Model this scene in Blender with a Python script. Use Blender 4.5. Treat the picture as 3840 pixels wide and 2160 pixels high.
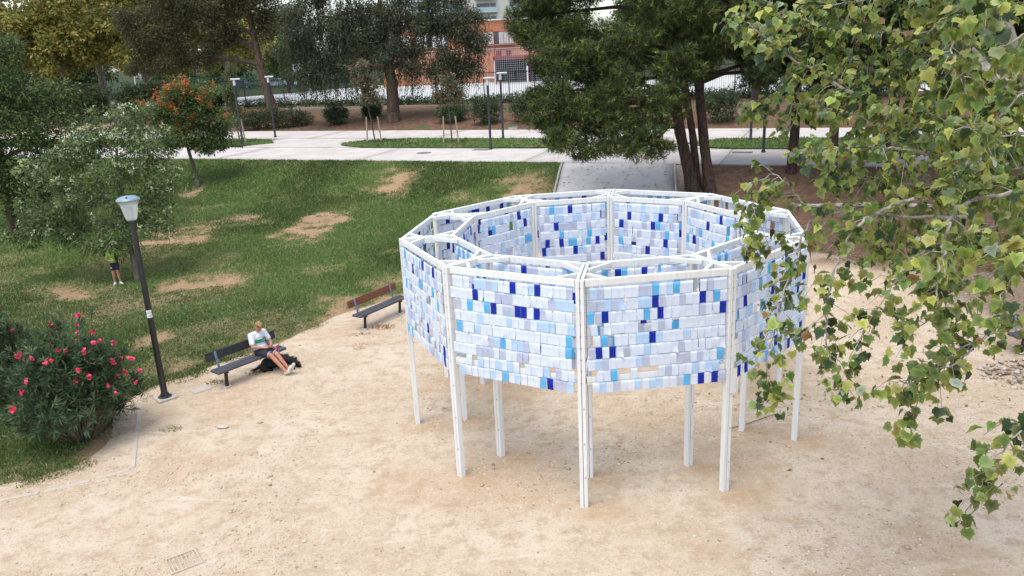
import bpy, math, random
import numpy as np
from mathutils import Vector, Matrix

# ------------------------------------------------------------------ scene, camera, sky, light
scene = bpy.context.scene
for o in list(bpy.data.objects):
    bpy.data.objects.remove(o)
random.seed(7)
rng = np.random.default_rng(11)
CAM_H = 7.163
cam_d = bpy.data.cameras.new('camera')
cam = bpy.data.objects.new('camera', cam_d)
scene.collection.objects.link(cam)
cam_d.sensor_width = 36.0
cam_d.lens = 27.85
cam_d.clip_start = 0.1
cam_d.clip_end = 1500
PITCH, ROLL = 0.2954, -0.0475
cam.matrix_world = (Matrix.Translation((0, 0, CAM_H)) @ Matrix.Rotation(math.pi / 2 - PITCH, 4, 'X')
                    @ Matrix.Rotation(ROLL, 4, 'Z'))
scene.camera = cam

SUN_EL, SUN_AZ = math.radians(72), math.radians(215)
world = bpy.data.worlds.new('World')
scene.world = world
world.use_nodes = True
wn = world.node_tree
wn.nodes.clear()
sky = wn.nodes.new('ShaderNodeTexSky')
sky.sky_type = 'NISHITA'
sky.sun_disc = False
sky.sun_elevation = SUN_EL
sky.sun_rotation = SUN_AZ
sky.air_density = 1.0
sky.dust_density = 1.5
sky.ozone_density = 1.0
hs = wn.nodes.new('ShaderNodeHueSaturation')
hs.inputs['Saturation'].default_value = 0.62
bg = wn.nodes.new('ShaderNodeBackground')
bg.inputs['Strength'].default_value = 0.15
wo = wn.nodes.new('ShaderNodeOutputWorld')
wn.links.new(sky.outputs[0], hs.inputs['Color'])
wn.links.new(hs.outputs[0], bg.inputs[0])
wn.links.new(bg.outputs[0], wo.inputs[0])

sun_d = bpy.data.lights.new('sun', 'SUN')
sun_d.energy = 1.5
sun_d.angle = math.radians(40)
sun_d.color = (1.0, 0.975, 0.94)
sun = bpy.data.objects.new('sun', sun_d)
scene.collection.objects.link(sun)
sd = Vector((math.sin(SUN_AZ) * math.cos(SUN_EL), math.cos(SUN_AZ) * math.cos(SUN_EL), math.sin(SUN_EL)))
sun.rotation_euler = sd.to_track_quat('Z', 'Y').to_euler()
sun.location = (0, 0, 60)

scene.view_settings.view_transform = 'Standard'
scene.view_settings.look = 'None'
scene.view_settings.exposure = 1.05
scene.view_settings.gamma = 1.0
scene.view_settings.use_curve_mapping = False

# ------------------------------------------------------------------ helpers
COL = scene.collection


def link(o, parent=None):
    COL.objects.link(o)
    if parent:
        o.parent = parent
    return o


def tag(o, label=None, cat=None, group=None, kind=None):
    if label: o['label'] = label
    if cat: o['category'] = cat
    if group: o['group'] = group
    if kind: o['kind'] = kind
    return o


def thing(name, label, cat, loc=(0, 0, 0), rz=0.0, group=None):
    o = bpy.data.objects.new(name, None)
    o.empty_display_size = 0.2
    link(o)
    o.location = loc
    o.rotation_euler = (0, 0, rz)
    return tag(o, label, cat, group)


def copy_tree(o, parent=None):
    c = o.copy()
    COL.objects.link(c)
    c.parent = parent
    for ch in o.children:
        copy_tree(ch, c)
    return c


class MB:
    """collects simple shapes; build() links them as one mesh object"""
    def __init__(s):
        s.v, s.f, s.m = [], [], []
        s.mi = 0

    def add(s, vs, fs):
        b = len(s.v)
        s.v += [tuple(q) for q in vs]
        s.f += [tuple(i + b for i in f) for f in fs]
        s.m += [s.mi] * len(fs)
        return s

    def box(s, c, d, rot=None, bev=0.0):
        x, y, z = d[0] / 2, d[1] / 2, d[2] / 2
        if bev > 0:
            b = min(bev, x * .9, y * .9, z * .9)
            vs = []
            for zz, ins in ((-z, b), (-z + b, 0), (z - b, 0), (z, b)):
                X, Y = x - ins, y - ins
                e = b if ins == 0 else b * .6
                vs += [(-X + e, -Y, zz), (X - e, -Y, zz), (X, -Y + e, zz), (X, Y - e, zz),
                       (X - e, Y, zz), (-X + e, Y, zz), (-X, Y - e, zz), (-X, -Y + e, zz)]
            fs = [tuple(range(7, -1, -1)), tuple(range(24, 32))]
            for k in range(3):
                for i in range(8):
                    j = (i + 1) % 8
                    fs.append((k * 8 + i, k * 8 + j, k * 8 + 8 + j, k * 8 + 8 + i))
        else:
            vs = [(-x, -y, -z), (x, -y, -z), (x, y, -z), (-x, y, -z), (-x, -y, z), (x, -y, z), (x, y, z), (-x, y, z)]
            fs = [(0, 3, 2, 1), (4, 5, 6, 7), (0, 1, 5, 4), (1, 2, 6, 5), (2, 3, 7, 6), (3, 0, 4, 7)]
        if rot is not None:
            vs = [rot @ Vector(q) for q in vs]
        return s.add([(q[0] + c[0], q[1] + c[1], q[2] + c[2]) for q in vs], fs)

    def bar(s, p0, p1, w, t, up=(0, 0, 1), bev=0.0):
        """box from p0 to p1, w across (horizontal), t along up"""
        p0, p1 = Vector(p0), Vector(p1)
        d = p1 - p0
        L = d.length
        d.normalize()
        u = Vector(up)
        if abs(d.dot(u)) > .98:
            u = Vector((0, 1, 0))
        sd_ = d.cross(u).normalized()
        u = sd_.cross(d).normalized()
        R = Matrix((d, sd_, u)).transposed()
        return s.box((p0 + p1) / 2, (L, w, t), R, bev)

    def tube(s, pts, rad, n=8, caps=True, squash=1.0):
        pts = [Vector(q) for q in pts]
        if not hasattr(rad, '__len__'):
            rad = [rad] * len(pts)
        rings = []
        ref = None
        for i, q in enumerate(pts):
            d = (pts[min(i + 1, len(pts) - 1)] - pts[max(i - 1, 0)])
            if d.length < 1e-9: d = Vector((0, 0, 1))
            d.normalize()
            if ref is None:
                ref = Vector((1, 0, 0)) if abs(d.x) < .8 else Vector((0, 1, 0))
            a = (ref - d * ref.dot(d)).normalized()
            b = d.cross(a)
            ref = a
            rings.append([q + (a * math.cos(2 * math.pi * k / n) + b * math.sin(2 * math.pi * k / n) * squash) * rad[i] for k in range(n)])
        vs = [q for r in rings for q in r]
        fs = []
        for i in range(len(rings) - 1):
            for k in range(n):
                k2 = (k + 1) % n
                fs.append((i * n + k, i * n + k2, (i + 1) * n + k2, (i + 1) * n + k))
        if caps:
            fs.append(tuple(range(n - 1, -1, -1)))
            fs.append(tuple(range((len(rings) - 1) * n, len(rings) * n)))
        return s.add(vs, fs)

    def lathe(s, prof, c=(0, 0, 0), n=20, close=True):
        vs, fs = [], []
        for r, z in prof:
            for k in range(n):
                a = 2 * math.pi * k / n
                vs.append((c[0] + r * math.cos(a), c[1] + r * math.sin(a), c[2] + z))
        for i in range(len(prof) - 1):
            for k in range(n):
                k2 = (k + 1) % n
                fs.append((i * n + k, i * n + k2, (i + 1) * n + k2, (i + 1) * n + k))
        if close:
            fs.append(tuple(range(n - 1, -1, -1)))
            fs.append(tuple(range((len(prof) - 1) * n, len(prof) * n)))
        return s.add(vs, fs)

    def ell(s, c, r, n=12, m=8, rot=None):
        vs, fs = [], []
        for i in range(m + 1):
            t = math.pi * i / m
            for k in range(n):
                a = 2 * math.pi * k / n
                q = Vector((r[0] * math.sin(t) * math.cos(a), r[1] * math.sin(t) * math.sin(a), r[2] * math.cos(t)))
                if rot is not None: q = rot @ q
                vs.append((q.x + c[0], q.y + c[1], q.z + c[2]))
        for i in range(m):
            for k in range(n):
                k2 = (k + 1) % n
                fs.append((i * n + k, (i + 1) * n + k, (i + 1) * n + k2, i * n + k2))
        return s.add(vs, fs)

    def cap(s, p0, p1, r0, r1, n=12):
        """tapered limb with round ends (for bodies that are fused afterwards)"""
        s.tube([p0, p1], [r0, r1], n)
        s.ell(p0, (r0, r0, r0), n, 8)
        s.ell(p1, (r1, r1, r1), n, 8)
        return s

    def mesh(s, name, mats):
        me = bpy.data.meshes.new(name)
        me.from_pydata(s.v, [], s.f)
        for mm in (mats if isinstance(mats, (list, tuple)) else [mats]):
            me.materials.append(mm)
        if any(s.m):
            me.polygons.foreach_set('material_index', s.m)
        me.update()
        return me

    def build(s, name, mats, parent=None, smooth=False):
        me = s.mesh(name, mats)
        if smooth:
            me.polygons.foreach_set('use_smooth', [True] * len(me.polygons))
            try:
                me.set_sharp_from_angle(angle=math.radians(40))
            except Exception:
                pass
        return link(bpy.data.objects.new(name, me), parent)


def npmesh(name, V, F, mats, C=None, smooth=False, mi=None):
    V = np.asarray(V, np.float32)
    F = np.asarray(F, np.int32)
    me = bpy.data.meshes.new(name)
    me.vertices.add(len(V))
    me.vertices.foreach_set('co', V.ravel())
    k = F.shape[1]
    me.loops.add(F.size)
    me.loops.foreach_set('vertex_index', F.ravel())
    me.polygons.add(len(F))
    me.polygons.foreach_set('loop_start', np.arange(0, F.size, k, dtype=np.int32))
    if C is not None:
        at = me.color_attributes.new('Col', 'FLOAT_COLOR', 'POINT')
        C = np.asarray(C, np.float32)
        if C.shape[1] == 3:
            C = np.concatenate([C, np.ones((len(C), 1), np.float32)], 1)
        at.data.foreach_set('color', C.ravel())
    for mm in (mats if isinstance(mats, (list, tuple)) else [mats]):
        me.materials.append(mm)
    if mi is not None:
        me.polygons.foreach_set('material_index', np.asarray(mi, np.int32))
    if smooth:
        me.polygons.foreach_set('use_smooth', np.ones(len(F), bool))
    me.update(calc_edges=True)
    return me


def npobj(name, V, F, mats, C=None, parent=None, smooth=False, mi=None):
    return link(bpy.data.objects.new(name, npmesh(name, V, F, mats, C, smooth, mi)), parent)


def sm(a, b, x):
    t = np.clip((x - a) / (b - a), 0, 1)
    return t * t * (3 - 2 * t)


def _hash(ix, iy, seed):
    n = np.sin(ix * 127.1 + iy * 311.7 + seed * 74.7) * 43758.5453
    return n - np.floor(n)


def vnoise(x, y, seed=0):
    ix, iy = np.floor(x), np.floor(y)
    fx, fy = x - ix, y - iy
    fx, fy = fx * fx * (3 - 2 * fx), fy * fy * (3 - 2 * fy)
    a, b = _hash(ix, iy, seed), _hash(ix + 1, iy, seed)
    c, d = _hash(ix, iy + 1, seed), _hash(ix + 1, iy + 1, seed)
    return (a * (1 - fx) + b * fx) * (1 - fy) + (c * (1 - fx) + d * fx) * fy


def fbm(x, y, seed=0, oct=4):
    t, a, s_ = 0, .5, 0
    for k in range(oct):
        t = t + a * vnoise(x * 2 ** k, y * 2 ** k, seed + k)
        s_ += a
        a *= .5
    return t / s_


def unit(a):
    return a / np.maximum(np.linalg.norm(a, axis=-1, keepdims=True), 1e-9)


# ------------------------------------------------------------------ materials
def newmat(name):
    m = bpy.data.materials.new(name)
    m.use_nodes = True
    nt = m.node_tree
    return m, nt, nt.nodes['Principled BSDF']


def N(nt, typ, **kw):
    n = nt.nodes.new(typ)
    for k, v in kw.items():
        setattr(n, k, v)
    return n


def mixc(nt, fac, a, b, blend='MIX'):
    n = N(nt, 'ShaderNodeMix', data_type='RGBA', blend_type=blend)
    for i, q in ((0, fac), (6, a), (7, b)):
        if hasattr(q, 'is_output') or isinstance(q, bpy.types.NodeSocket):
            nt.links.new(q, n.inputs[i])
        elif i == 0:
            n.inputs[0].default_value = q
        else:
            n.inputs[i].default_value = (*q, 1)
    return n.outputs[2]


def noise(nt, scale, detail=4, rough=.6, vec=None, dist=0.0):
    n = N(nt, 'ShaderNodeTexNoise')
    n.inputs['Scale'].default_value = scale
    n.inputs['Detail'].default_value = detail
    n.inputs['Roughness'].default_value = rough
    n.inputs['Distortion'].default_value = dist
    if vec is None:
        tc = N(nt, 'ShaderNodeTexCoord')
        vec = tc.outputs['Object']
    nt.links.new(vec, n.inputs['Vector'])
    return n.outputs['Fac']


def ramp(nt, fac, lo, hi):
    n = N(nt, 'ShaderNodeMapRange', interpolation_type='SMOOTHSTEP')
    nt.links.new(fac, n.inputs[0])
    n.inputs[1].default_value = lo
    n.inputs[2].default_value = hi
    return n.outputs[0]


def bump(nt, b, fac, strength, dist=.02):
    n = N(nt, 'ShaderNodeBump')
    n.inputs['Strength'].default_value = strength
    n.inputs['Distance'].default_value = dist
    nt.links.new(fac, n.inputs['Height'])
    nt.links.new(n.outputs[0], b.inputs['Normal'])


def pm(name, c1, c2=None, scale=6, rough=.7, bmp=0.0, bscale=40, metal=0.0, spec=.3, bdist=.01, lo=.35, hi=.65, stretch=None):
    m, nt, b = newmat(name)
    if c2 is None:
        c2 = tuple(q * .8 for q in c1)
    vec = None
    if stretch:
        tc = N(nt, 'ShaderNodeTexCoord')
        mp = N(nt, 'ShaderNodeMapping')
        mp.inputs['Scale'].default_value = stretch
        nt.links.new(tc.outputs['Object'], mp.inputs['Vector'])
        vec = mp.outputs[0]
    f = ramp(nt, noise(nt, scale, 6, .65, vec), lo, hi)
    nt.links.new(mixc(nt, f, c1, c2), b.inputs['Base Color'])
    b.inputs['Roughness'].default_value = rough
    b.inputs['Metallic'].default_value = metal
    b.inputs['Specular IOR Level'].default_value = spec
    if bmp:
        bump(nt, b, noise(nt, bscale, 5, .7, vec), bmp, bdist)
    return m


def leafmat(name, trans=.35, rough=.55, spec=.25):
    m, nt, b = newmat(name)
    a = N(nt, 'ShaderNodeVertexColor', layer_name='Col')
    nt.links.new(a.outputs[0], b.inputs['Base Color'])
    b.inputs['Roughness'].default_value = rough
    b.inputs['Specular IOR Level'].default_value = spec
    t = N(nt, 'ShaderNodeBsdfTranslucent')
    g = N(nt, 'ShaderNodeGamma')
    g.inputs[1].default_value = .9
    nt.links.new(a.outputs[0], g.inputs[0])
    nt.links.new(g.outputs[0], t.inputs[0])
    mx = N(nt, 'ShaderNodeMixShader')
    mx.inputs[0].default_value = trans
    nt.links.new(b.outputs[0], mx.inputs[1])
    nt.links.new(t.outputs[0], mx.inputs[2])
    nt.links.new(mx.outputs[0], nt.nodes['Material Output'].inputs[0])
    return m


M = {}
M['leaf'] = leafmat('leaf', .4)
M['plane_leaf'] = leafmat('plane_leaf', .3, .4, .4)
M['needle'] = leafmat('needle', .15, .6)
M['blade'] = leafmat('grass_blade', .3, .6)
M['stone'] = leafmat('stone_grain', 0.0, .85, .2)
M['bark'] = pm('bark_brown', (.13, .085, .06), (.055, .038, .03), 7, .9, .8, 14, stretch=(1, 1, .25), bdist=.05)
M['bark_grey'] = pm('bark_grey', (.16, .13, .11), (.07, .055, .045), 6, .9, .8, 12, stretch=(1, 1, .3), bdist=.05)
M['bark_pine'] = pm('bark_pine', (.085, .047, .035), (.026, .019, .017), 9, .9, 1.0, 16, stretch=(1, 1, .45), bdist=.06)
M['bark_plane'] = pm('bark_plane', (.33, .30, .25), (.19, .17, .14), 5, .75, .25, 30, lo=.45, hi=.56)
M['twig'] = pm('twig_bark', (.17, .135, .10), (.10, .075, .055), 20, .85)
M['white_wood'] = pm('white_painted_timber', (.74, .74, .72), (.66, .66, .63), 3, .55, .12, 60, stretch=(6, 6, .6))
M['steel'] = pm('galvanised_wire', (.35, .35, .35), (.22, .22, .22), 30, .45, metal=.7)
M['pole'] = pm('black_pole_paint', (.011, .011, .012), (.02, .019, .018), 12, .45, spec=.5)
M['slim_pole'] = pm('dark_green_pole', (.018, .028, .026), (.03, .036, .034), 10, .5, spec=.4)
M['white_metal'] = pm('white_metal', (.75, .75, .73), (.62, .62, .6), 8, .4)
M['fence'] = pm('fence_paint', (.014, .02, .02), (.028, .034, .034), 10, .5)
M['green_fence'] = pm('green_fence_paint', (.02, .09, .085), (.03, .12, .11), 6, .5)
M['concrete'] = pm('concrete', (.56, .53, .48), (.47, .44, .4), 1.2, .85, .15, 30)
M['wood_stake'] = pm('stake_wood', (.48, .36, .24), (.36, .26, .17), 10, .8, .2, 40, stretch=(3, 3, .4))
# ------------------------------------------------------------------ terrain
# u = along the promenade, v = across it (away from the plaza)
def P(v, s):
    return np.array([.383 * v + .924 * s, .924 * v - .383 * s])


def hgt(x, y):
    v = .383 * x + .924 * y
    z = 1.4 * sm(31.5, 39, v) + .1 * sm(39, 52.7, v) + .9 * sm(52.7, 60, v)
    return z - .35 * np.exp(-(((x + 14) / 5) ** 2 + ((y - 26) / 5) ** 2))


def H(x, y):
    return float(hgt(np.float64(x), np.float64(y)))


PAV = (1.75, 14.95)
PAV_A = -1.7683


def pav(R, k):
    a = PAV_A - k * math.radians(36)
    return np.array([PAV[0] + R * math.cos(a), PAV[1] + R * math.sin(a)])


LEDGE = [(-60, -5), (-25, 6), (-14, 10.6), (-10.07, 12.16), (-9.23, 12.47), (-8.49, 12.81), (-7.95, 13.3), (-7.7, 14.3), (-8.25, 15.61),
         (-8.15, 16.74), (-7.43, 17.45), (-6.95, 18.2), (-6.1, 19.1), (-5.62, 19.75), (-4.77, 21.4), (-3.29, 22.84), (-1.5, 25.5), (0., 29), (1.0, 32),
         tuple(P(32.0, -11.25))]
LE = np.array(LEDGE)


def edge_dist(x, y):
    d = np.full(np.shape(x), 99.)
    for a, b_ in zip(LE[:-1], LE[1:]):
        ab = b_ - a
        t = np.clip(((x - a[0]) * ab[0] + (y - a[1]) * ab[1]) / (ab @ ab), 0, 1)
        d = np.minimum(d, np.hypot(x - a[0] - t * ab[0], y - a[1] - t * ab[1]))
    return d


def lawn_inside(x, y):
    # point in polygon: lawn edge + promenade edge
    poly = np.array(LEDGE + [tuple(P(38.25, -12.75)), tuple(P(38.25, -95))])
    c = np.zeros(len(x), bool)
    j = len(poly) - 1
    for i in range(len(poly)):
        xi, yi = poly[i]
        xj, yj = poly[j]
        c ^= ((yi > y) != (yj > y)) & (x < (xj - xi) * (y - yi) / (yj - yi + 1e-12) + xi)
        j = i
    return c


# --- ground: one sheet to the horizon
xs = np.concatenate([np.arange(-420, -40, 12), np.arange(-40, 32, .3), np.arange(32, 420, 12)])
ys = np.concatenate([np.arange(-40, 5, 2.5), np.arange(5, 72, .3), np.arange(72, 620, 14)])
X, Y = np.meshgrid(xs, ys)
Z = hgt(X, Y)
near = (np.abs(X) < 30) & (Y < 36)
Z = Z + near * ((fbm(X * .55, Y * .55, 3) - .5) * .05 + (fbm(X * 2.1, Y * 2.1, 8) - .5) * .022)
nx, ny = len(xs), len(ys)
ins = lawn_inside(X.ravel(), Y.ravel()).reshape(X.shape)
Z = Z - ins * .12 * sm(.3, 1.2, edge_dist(X, Y))
idx = np.arange(nx * ny).reshape(ny, nx)
F = np.stack([idx[:-1, :-1], idx[:-1, 1:], idx[1:, 1:], idx[1:, :-1]], -1).reshape(-1, 4)
Vv = .383 * X + .924 * Y
Ss = .924 * X - .383 * Y
wob = (fbm(X * .35, Y * .35, 21) - .5)
bed = sm(23.5, 28.5, Vv + wob * 7) * sm(-7.5, -4.5, Ss + wob * 2) * (1 - sm(38, 39, Vv))
bed = np.maximum(bed, .55 * sm(8.5, 13, X + wob * 3) * sm(9, 16, Y) * (1 - sm(38, 39, Vv)))
bank = sm(52, 53, Vv) * (1 - sm(70, 72, Vv))
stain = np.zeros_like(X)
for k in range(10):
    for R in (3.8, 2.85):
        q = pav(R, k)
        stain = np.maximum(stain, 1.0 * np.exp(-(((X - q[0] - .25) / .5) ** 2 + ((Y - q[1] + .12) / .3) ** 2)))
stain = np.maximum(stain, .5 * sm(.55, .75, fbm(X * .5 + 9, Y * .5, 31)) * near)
far = sm(70, 74, Vv)
Zc = np.stack([bed, bank, stain, far], -1).reshape(-1, 4)

m, nt, b = newmat('ground')
va = N(nt, 'ShaderNodeVertexColor', layer_name='Col')
sp = N(nt, 'ShaderNodeSeparateColor')
nt.links.new(va.outputs[0], sp.inputs[0])
tc = N(nt, 'ShaderNodeTexCoord')
n1 = noise(nt, .45, 6, .6)
n2 = noise(nt, 3.0, 6, .7)
n3 = noise(nt, 28, 5, .75)
n4 = noise(nt, 9, 6, .75)
c = mixc(nt, ramp(nt, n1, .35, .65), (.46, .36, .255), (.54, .45, .345))
c = mixc(nt, ramp(nt, n2, .42, .68), c, (.39, .29, .195))
c = mixc(nt, ramp(nt, n4, .5, .7), c, (.55, .465, .365))
mpg = N(nt, 'ShaderNodeMapping')
mpg.inputs['Rotation'].default_value = (0, 0, .9)
mpg.inputs['Scale'].default_value = (.55, 3.2, 1)
nt.links.new(tc.outputs['Object'], mpg.inputs['Vector'])
n7 = noise(nt, 1.1, 5, .65, mpg.outputs[0], .6)
c = mixc(nt, ramp(nt, n7, .56, .74), c, (.57, .485, .38))
n6 = noise(nt, 16, 5, .8)
c = mixc(nt, ramp(nt, n6, .55, .68), c, (.38, .28, .19))
c = mixc(nt, ramp(nt, n3, .54, .68), c, (.30, .21, .14))
n5 = noise(nt, 70, 3, .7)
c = mixc(nt, ramp(nt, n5, .62, .72), c, (.66, .58, .48))
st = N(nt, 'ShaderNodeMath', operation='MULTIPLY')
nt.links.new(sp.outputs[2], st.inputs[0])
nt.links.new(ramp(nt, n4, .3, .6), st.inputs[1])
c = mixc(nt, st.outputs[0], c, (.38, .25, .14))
bedc = mixc(nt, ramp(nt, n2, .35, .65), (.085, .05, .035), (.145, .09, .06))
bedc = mixc(nt, ramp(nt, n3, .5, .7), bedc, (.05, .03, .022))


def addn(sock, nz, amt):
    a = N(nt, 'ShaderNodeMath', operation='MULTIPLY_ADD')
    nt.links.new(nz, a.inputs[0])
    a.inputs[1].default_value = amt
    nt.links.new(sock, a.inputs[2])
    return a.outputs[0]


c = mixc(nt, ramp(nt, addn(sp.outputs[0], n4, .5), .45, .95), c, bedc)
bankc = mixc(nt, ramp(nt, n2, .4, .6), (.165, .095, .06), (.10, .06, .038))
bankc = mixc(nt, ramp(nt, n1, .52, .66), bankc, (.06, .085, .028))
c = mixc(nt, sp.outputs[1], c, bankc)
farc = mixc(nt, ramp(nt, n2, .35, .65), (.03, .045, .02), (.05, .058, .026))
c = mixc(nt, va.outputs[1], c, farc)
nt.links.new(c, b.inputs['Base Color'])
b.inputs['Roughness'].default_value = .95
b.inputs['Specular IOR Level'].default_value = .1
bs = N(nt, 'ShaderNodeMath', operation='ADD')
nt.links.new(n3, bs.inputs[0])
nt.links.new(n4, bs.inputs[1])
bump(nt, b, bs.outputs[0], .55, .035)
M['ground'] = m
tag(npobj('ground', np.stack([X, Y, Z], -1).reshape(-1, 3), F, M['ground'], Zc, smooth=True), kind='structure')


# --- sheets laid on the terrain between two polylines
def resample(pl, n):
    pl = np.asarray(pl, float)
    d = np.r_[0, np.cumsum(np.linalg.norm(np.diff(pl, axis=0), axis=1))]
    t = np.linspace(0, d[-1], n)
    return np.stack([np.interp(t, d, pl[:, i]) for i in range(2)], -1)


def loft(name, A, B, nu, nv, off, mat, attr=None, skirt=0.0, parent=None):
    A, B = resample(A, nu), resample(B, nu)
    t = np.linspace(0, 1, nv)[:, None, None]
    G = A[None] * (1 - t) + B[None] * t
    x, y = G[..., 0], G[..., 1]
    z = hgt(x, y) + (off(x, y) if callable(off) else off)
    V = np.stack([x, y, z], -1).reshape(-1, 3)
    i = np.arange(nu * nv).reshape(nv, nu)
    F_ = np.stack([i[:-1, :-1], i[:-1, 1:], i[1:, 1:], i[1:, :-1]], -1).reshape(-1, 4)
    a = np.cross(V[F_[0, 1]] - V[F_[0, 0]], V[F_[0, 2]] - V[F_[0, 0]])
    if a[2] < 0: F_ = F_[:, ::-1]
    C = attr(x, y).reshape(-1, 4) if attr else None
    if skirt:
        ring = np.r_[i[0], i[1:, -1], i[-1, -2::-1], i[-2:0:-1, 0]]
        nb = len(V)
        V2 = V[ring].copy()
        V2[:, 2] -= skirt
        V = np.concatenate([V, V2])
        k = np.arange(len(ring))
        k2 = (k + 1) % len(ring)
        F_ = np.concatenate([F_, np.stack([ring[k], ring[k2], nb + k2, nb + k], -1)])
        if C is not None: C = np.concatenate([C, C[ring]])
    return npobj(name, V, F_, mat, C, parent)


PATCH = [(-8.6, 34.2, 1.35, 4.4, 1.15), (-5.9, 40.6, 1.6, 2.6, .85), (1.0, 36.6, 1.5, 3.2, 1.0), (-10.5, 26.2, 1.7, 2.3, 1.0),
         (-14.2, 33.2, 2.0, 3.8, .85), (-9.7, 30.2, .6, .9, .5), (-5.0, 22.4, 1.3, 1.7, .8), (-9.6, 20.3, 1.0, 1.2, .8),
         (-13.0, 36.4, 1.4, 1.6, .7), (-15.2, 26.4, 2.2, 1.3, .85), (-3.4, 24.6, 1.3, 1.6, .75), (-17.2, 43.8, 1.3, 1.3, .8),
         (-8.5, 18.2, .9, 1.1, .7), (-7.3, 19.3, .7, .7, .5), (-1.2, 27.5, 1.3, 2.2, .7), 
         (-19, 28, 2.5, 2, .6), (-12.5, 24.3, 4.5, 2.6, .55), (-7.5, 20.8, 2.6, 1.8, .45), (-14.5, 30, 3.5, 2.5, .45), (-11.5, 40.5, 1.0, .9, .4)]
def bare(x, y):
    r = np.zeros(np.shape(x))
    wx, wy = (fbm(x * .8, y * .8, 41) - .5) * 2.4, (fbm(x * .8, y * .8, 47) - .5) * 2.4
    for px, py, rx, ry, s_ in PATCH:
        r = np.maximum(r, s_ * (1 - sm(.2, 1.35, np.hypot((x - px + wx) / rx, (y - py + wy) / ry))))
    e = edge_dist(x, y)
    r = np.maximum(r, 1 - sm(.1, .95, e + (fbm(x * 1.3, y * 1.3, 55) - .5) * 1.3))
    r = r * (.62 + .55 * sm(.3, .6, fbm(x * 1.6, y * 1.6, 63)))
    r = np.maximum(r, .5 * sm(.56, .75, fbm(x * .45, y * .45, 61)))
    return np.clip(r, 0, 1)


def lush(x, y):
    return sm(.3, .7, fbm(x * .28 + 5, y * .28, 71))


def lawn_attr(x, y):
    return np.stack([bare(x, y), lush(x, y), fbm(x * 1.5, y * 1.5, 81), np.ones(x.shape)], -1)


def lawn_mat(name):
    m, nt, b = newmat(name)
    va = N(nt, 'ShaderNodeVertexColor', layer_name='Col')
    sp = N(nt, 'ShaderNodeSeparateColor')
    nt.links.new(va.outputs[0], sp.inputs[0])
    n1, n2, n3 = noise(nt, 1.3, 6, .65), noise(nt, 7, 6, .75), noise(nt, 40, 4, .8)
    g = mixc(nt, sp.outputs[1], (.072, .126, .032), (.135, .19, .05))
    g = mixc(nt, ramp(nt, n2, .4, .7), g, (.04, .066, .02))
    g = mixc(nt, ramp(nt, n3, .5, .75), g, (.14, .165, .06))
    d = mixc(nt, ramp(nt, n1, .35, .65), (.40, .25, .155), (.33, .22, .12))
    d = mixc(nt, ramp(nt, n3, .5, .7), d, (.44, .33, .2))
    d = mixc(nt, ramp(nt, n2, .55, .7), d, (.17, .15, .06))
    a = N(nt, 'ShaderNodeMath', operation='MULTIPLY_ADD')
    nt.links.new(n2, a.inputs[0])
    a.inputs[1].default_value = .6
    nt.links.new(sp.outputs[0], a.inputs[2])
    a2 = N(nt, 'ShaderNodeMath', operation='MULTIPLY_ADD')
    nt.links.new(n3, a2.inputs[0])
    a2.inputs[1].default_value = .7
    nt.links.new(a.outputs[0], a2.inputs[2])
    nt.links.new(mixc(nt, ramp(nt, a2.outputs[0], .72, 1.7), g, d), b.inputs['Base Color'])
    b.inputs['Roughness'].default_value = .95
    b.inputs['Specular IOR Level'].default_value = .1
    s2 = N(nt, 'ShaderNodeMath', operation='ADD')
    nt.links.new(n2, s2.inputs[0])
    nt.links.new(n3, s2.inputs[1])
    bump(nt, b, s2.outputs[0], .9, .05)
    return m


M['lawn'] = lawn_mat('lawn')
LB = [tuple(P(38.3, -95)), tuple(P(38.3, -60)), tuple(P(38.3, -12.75))]
tag(loft('lawn', LEDGE, LB, 420, 190, lambda x, y: -.05 + .095 * sm(0, .9, edge_dist(x, y)), M['lawn'], lawn_attr, .25), kind='structure')

# --- promenade of cast concrete slabs, with grass islands
M['path'] = pm('path_concrete', (.50, .455, .42), (.42, .38, .35), .9, .85, .15, 25)
M['ramp'] = pm('ramp_concrete', (.50, .47, .44), (.42, .39, .37), .7, .85, .15, 25)
path = tag(thing('path', None, None), kind='structure')
M['path_joint'] = pm('path_joint', (.3, .27, .24))
loft('path_bed', [P(38.32, -95), P(38.32, 45)], [P(52.7, -95), P(52.7, 45)], 80, 24, .012, M['path_joint'], parent=path)
cuts = list(range(-95, 46, 10))
for v0, v1 in ((38.3, 43.25), (47.75, 52.7)):
    for s0, s1 in zip(cuts[:-1], cuts[1:]):
        loft('slab', [P(v0, s0 + .012), P(v0, s1 - .012)], [P(v1, s0 + .012), P(v1, s1 - .012)], 12, 10, .05, M['path'], skirt=.12, parent=path)
for s0, s1 in ((-37.5, -28), (-15, -6.5)):
    loft('slab', [P(43.262, s0), P(43.262, s1)], [P(47.738, s0), P(47.738, s1)], 10, 8, .05, M['path'], skirt=.12, parent=path)
tag(loft('ramp', [P(30.6, -11.0), P(38.285, -12.7)], [P(30.6, -5.55), P(38.285, -7.2)], 24, 12, .06, M['ramp'], skirt=.12), kind='structure')
M['edging'] = pm('edging', (.46, .43, .39), (.36, .33, .3), 3, .9, .1)
for nm, s0, s1 in (('ramp_edging', -11.09, -12.79), ('ramp_edging', -5.46, -7.11)):
    tag(loft(nm, [P(30.6, s0 - .05), P(38.28, s0 - .05 - 1.7 if s0 < -8 else s0 - 1.65 - .05)],
             [P(30.6, s0 + .05), P(38.28, s0 + .05 - 1.7 if s0 < -8 else s0 - 1.65 + .05)], 24, 2, .11, M['edging'], skirt=.2), kind='structure')


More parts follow.
